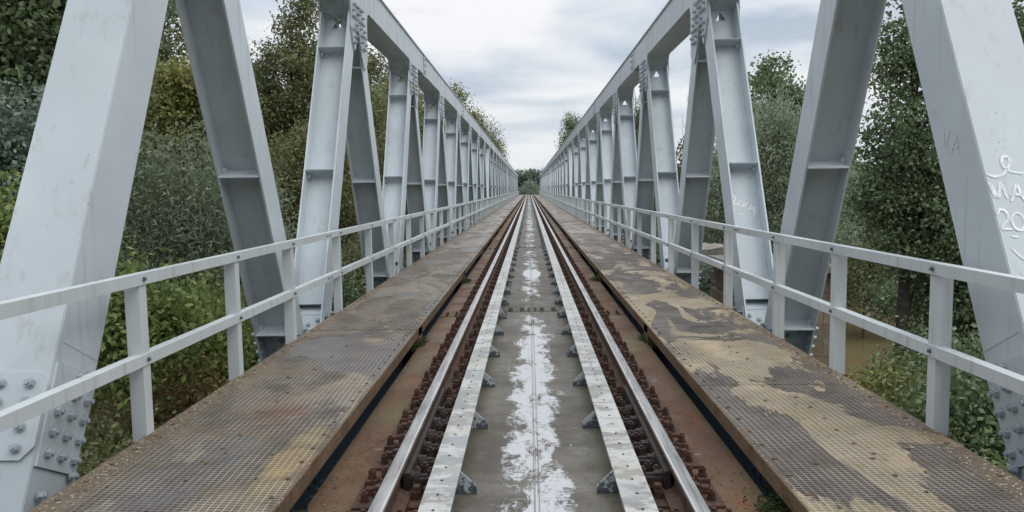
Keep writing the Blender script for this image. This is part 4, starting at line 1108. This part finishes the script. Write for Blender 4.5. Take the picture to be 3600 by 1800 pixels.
# --- moss tufts in the deck slots
def moss(x, y, z, sx_, sy_, n, label, seed):
    r = np.random.default_rng(seed); C = np.stack([x + r.normal(0, sx_, n), y + r.normal(0, sy_, n), z + np.abs(r.normal(0, .012, n))], 1)
    V, t_ = leaves(C, 8, .018, .022, .5, 0, seed); o = link('moss_tuft', leaf_mesh('moss_tuft', V, t_, MOSS)); tag(o, label, 'moss', 'moss tufts in the deck slots')
moss(-1.24, 3.52, -.19, .045, .10, 350, 'green moss tuft in the left slot nearest the viewer', 91)
moss(1.24, 3.70, -.19, .045, .14, 450, 'green moss tuft in the right slot nearest the viewer', 92)
moss(-1.24, 8.25, -.19, .03, .12, 200, 'mossy dirt heap in the left slot at the first bracket', 93)
moss(1.25, 8.3, -.19, .03, .12, 200, 'mossy dirt heap in the right slot at the first bracket', 94)
moss(-1.2, 13.9, -.19, .04, .12, 200, 'mossy dirt heap in the left slot at the second bracket', 95)
moss(1.22, 13.9, -.19, .06, .14, 240, 'mossy dirt heap in the right slot at the second bracket', 96)
for s in (-1, 1):
    o = MB().box(*sx(s, 1.14, 1.9), 2.6, 4.15, -.32, -.30).build('silt_ledge', GROUND); tag(o, kind='structure')

# ------------------------------------------------------------------ old masonry pier at right
from mathutils import noise as mnoise
def rough_block(x0, x1, y0, y1, z0, z1, mat, name, parent, amp=.06, nz=12, topamp=0.):
    bm = bmesh.new(); nx, ny_ = 10, 14; 
    bmesh.ops.create_cube(bm, size=1)
    bmesh.ops.subdivide_edges(bm, edges=bm.edges, cuts=9, use_grid_fill=True)
    for v in bm.verts:
        v.co = Vector((x0+(v.co.x+.5)*(x1-x0), y0+(v.co.y+.5)*(y1-y0), z0+(v.co.z+.5)*(z1-z0)))
        nn = mnoise.noise_vector(v.co*1.7)*amp; v.co += nn
        if v.co.z > z1-.2: v.co.z -= topamp*max(0, mnoise.noise(v.co*.9)+.2)
    me = bpy.data.meshes.new(name); bm.to_mesh(me); bm.free(); me.materials.append(mat); o = link(name, me, parent); return o
pr = empty('old_bridge_pier', (5, 15.2, -6))
off = (-5, -15.2, 6)
for a in [(4.1, 5.95, 14.6, 17.6, -6.4, -.82, STONE, 'stone_base', .04, 0), (4.15, 5.88, 14.7, 17.4, -.80, -.22, BRICK, 'brick_upper', .06, .12)]:
    o = rough_block(*a[:6], a[6], a[7], pr, a[8], 12, a[9]); o.location = off
o = rough_block(4.05, 5.98, 14.55, 17.5, -.20, -.08, CAPST, 'cap_stone', pr, .05); o.location = off
tag(pr, 'old sandstone and brick bridge pier with flat cap, right of the dark near diagonal', 'bridge pier', 'ruined masonry piers')
pr = empty('old_bridge_pier', (6.4, 22, -6)); off = (-6.4, -22, 6)
for a in [(4.3, 6.1, 21.2, 23.5, -6.4, -.75, BRICK, 'brick_body', .12, .35), (4.6, 5.5, 21.2, 22.6, -.73, -.45, STONE, 'broken_block', .10, .1), (4.4, 5.45, 21.1, 22.8, -.43, -.18, CAPST, 'cap_stone', .08, .1), (5.5, 6.05, 21.3, 23, -.72, -.34, CAPST, 'cap_stone', .10, .15)]:
    o = rough_block(*a[:6], a[6], a[7], pr, a[8], 12, a[9]); o.location = off
tag(pr, 'ruined brick pier with loose slabs on top, left of the 2024 diagonal foot', 'bridge pier', 'ruined masonry piers')
# concrete piers that carry the truss
for k in (0, 8, 16, 24, 32):
    y = Y0 + PN*k
    for s in (-1, 1):
        pass
    o = MB().box(-3.6, 3.6, y-.9, y+.9, -8, -1.75).build('concrete_pier', CAPST); tag(o, 'grey pier under the bridge deck carrying both trusses', 'bridge pier', 'piers under the deck')
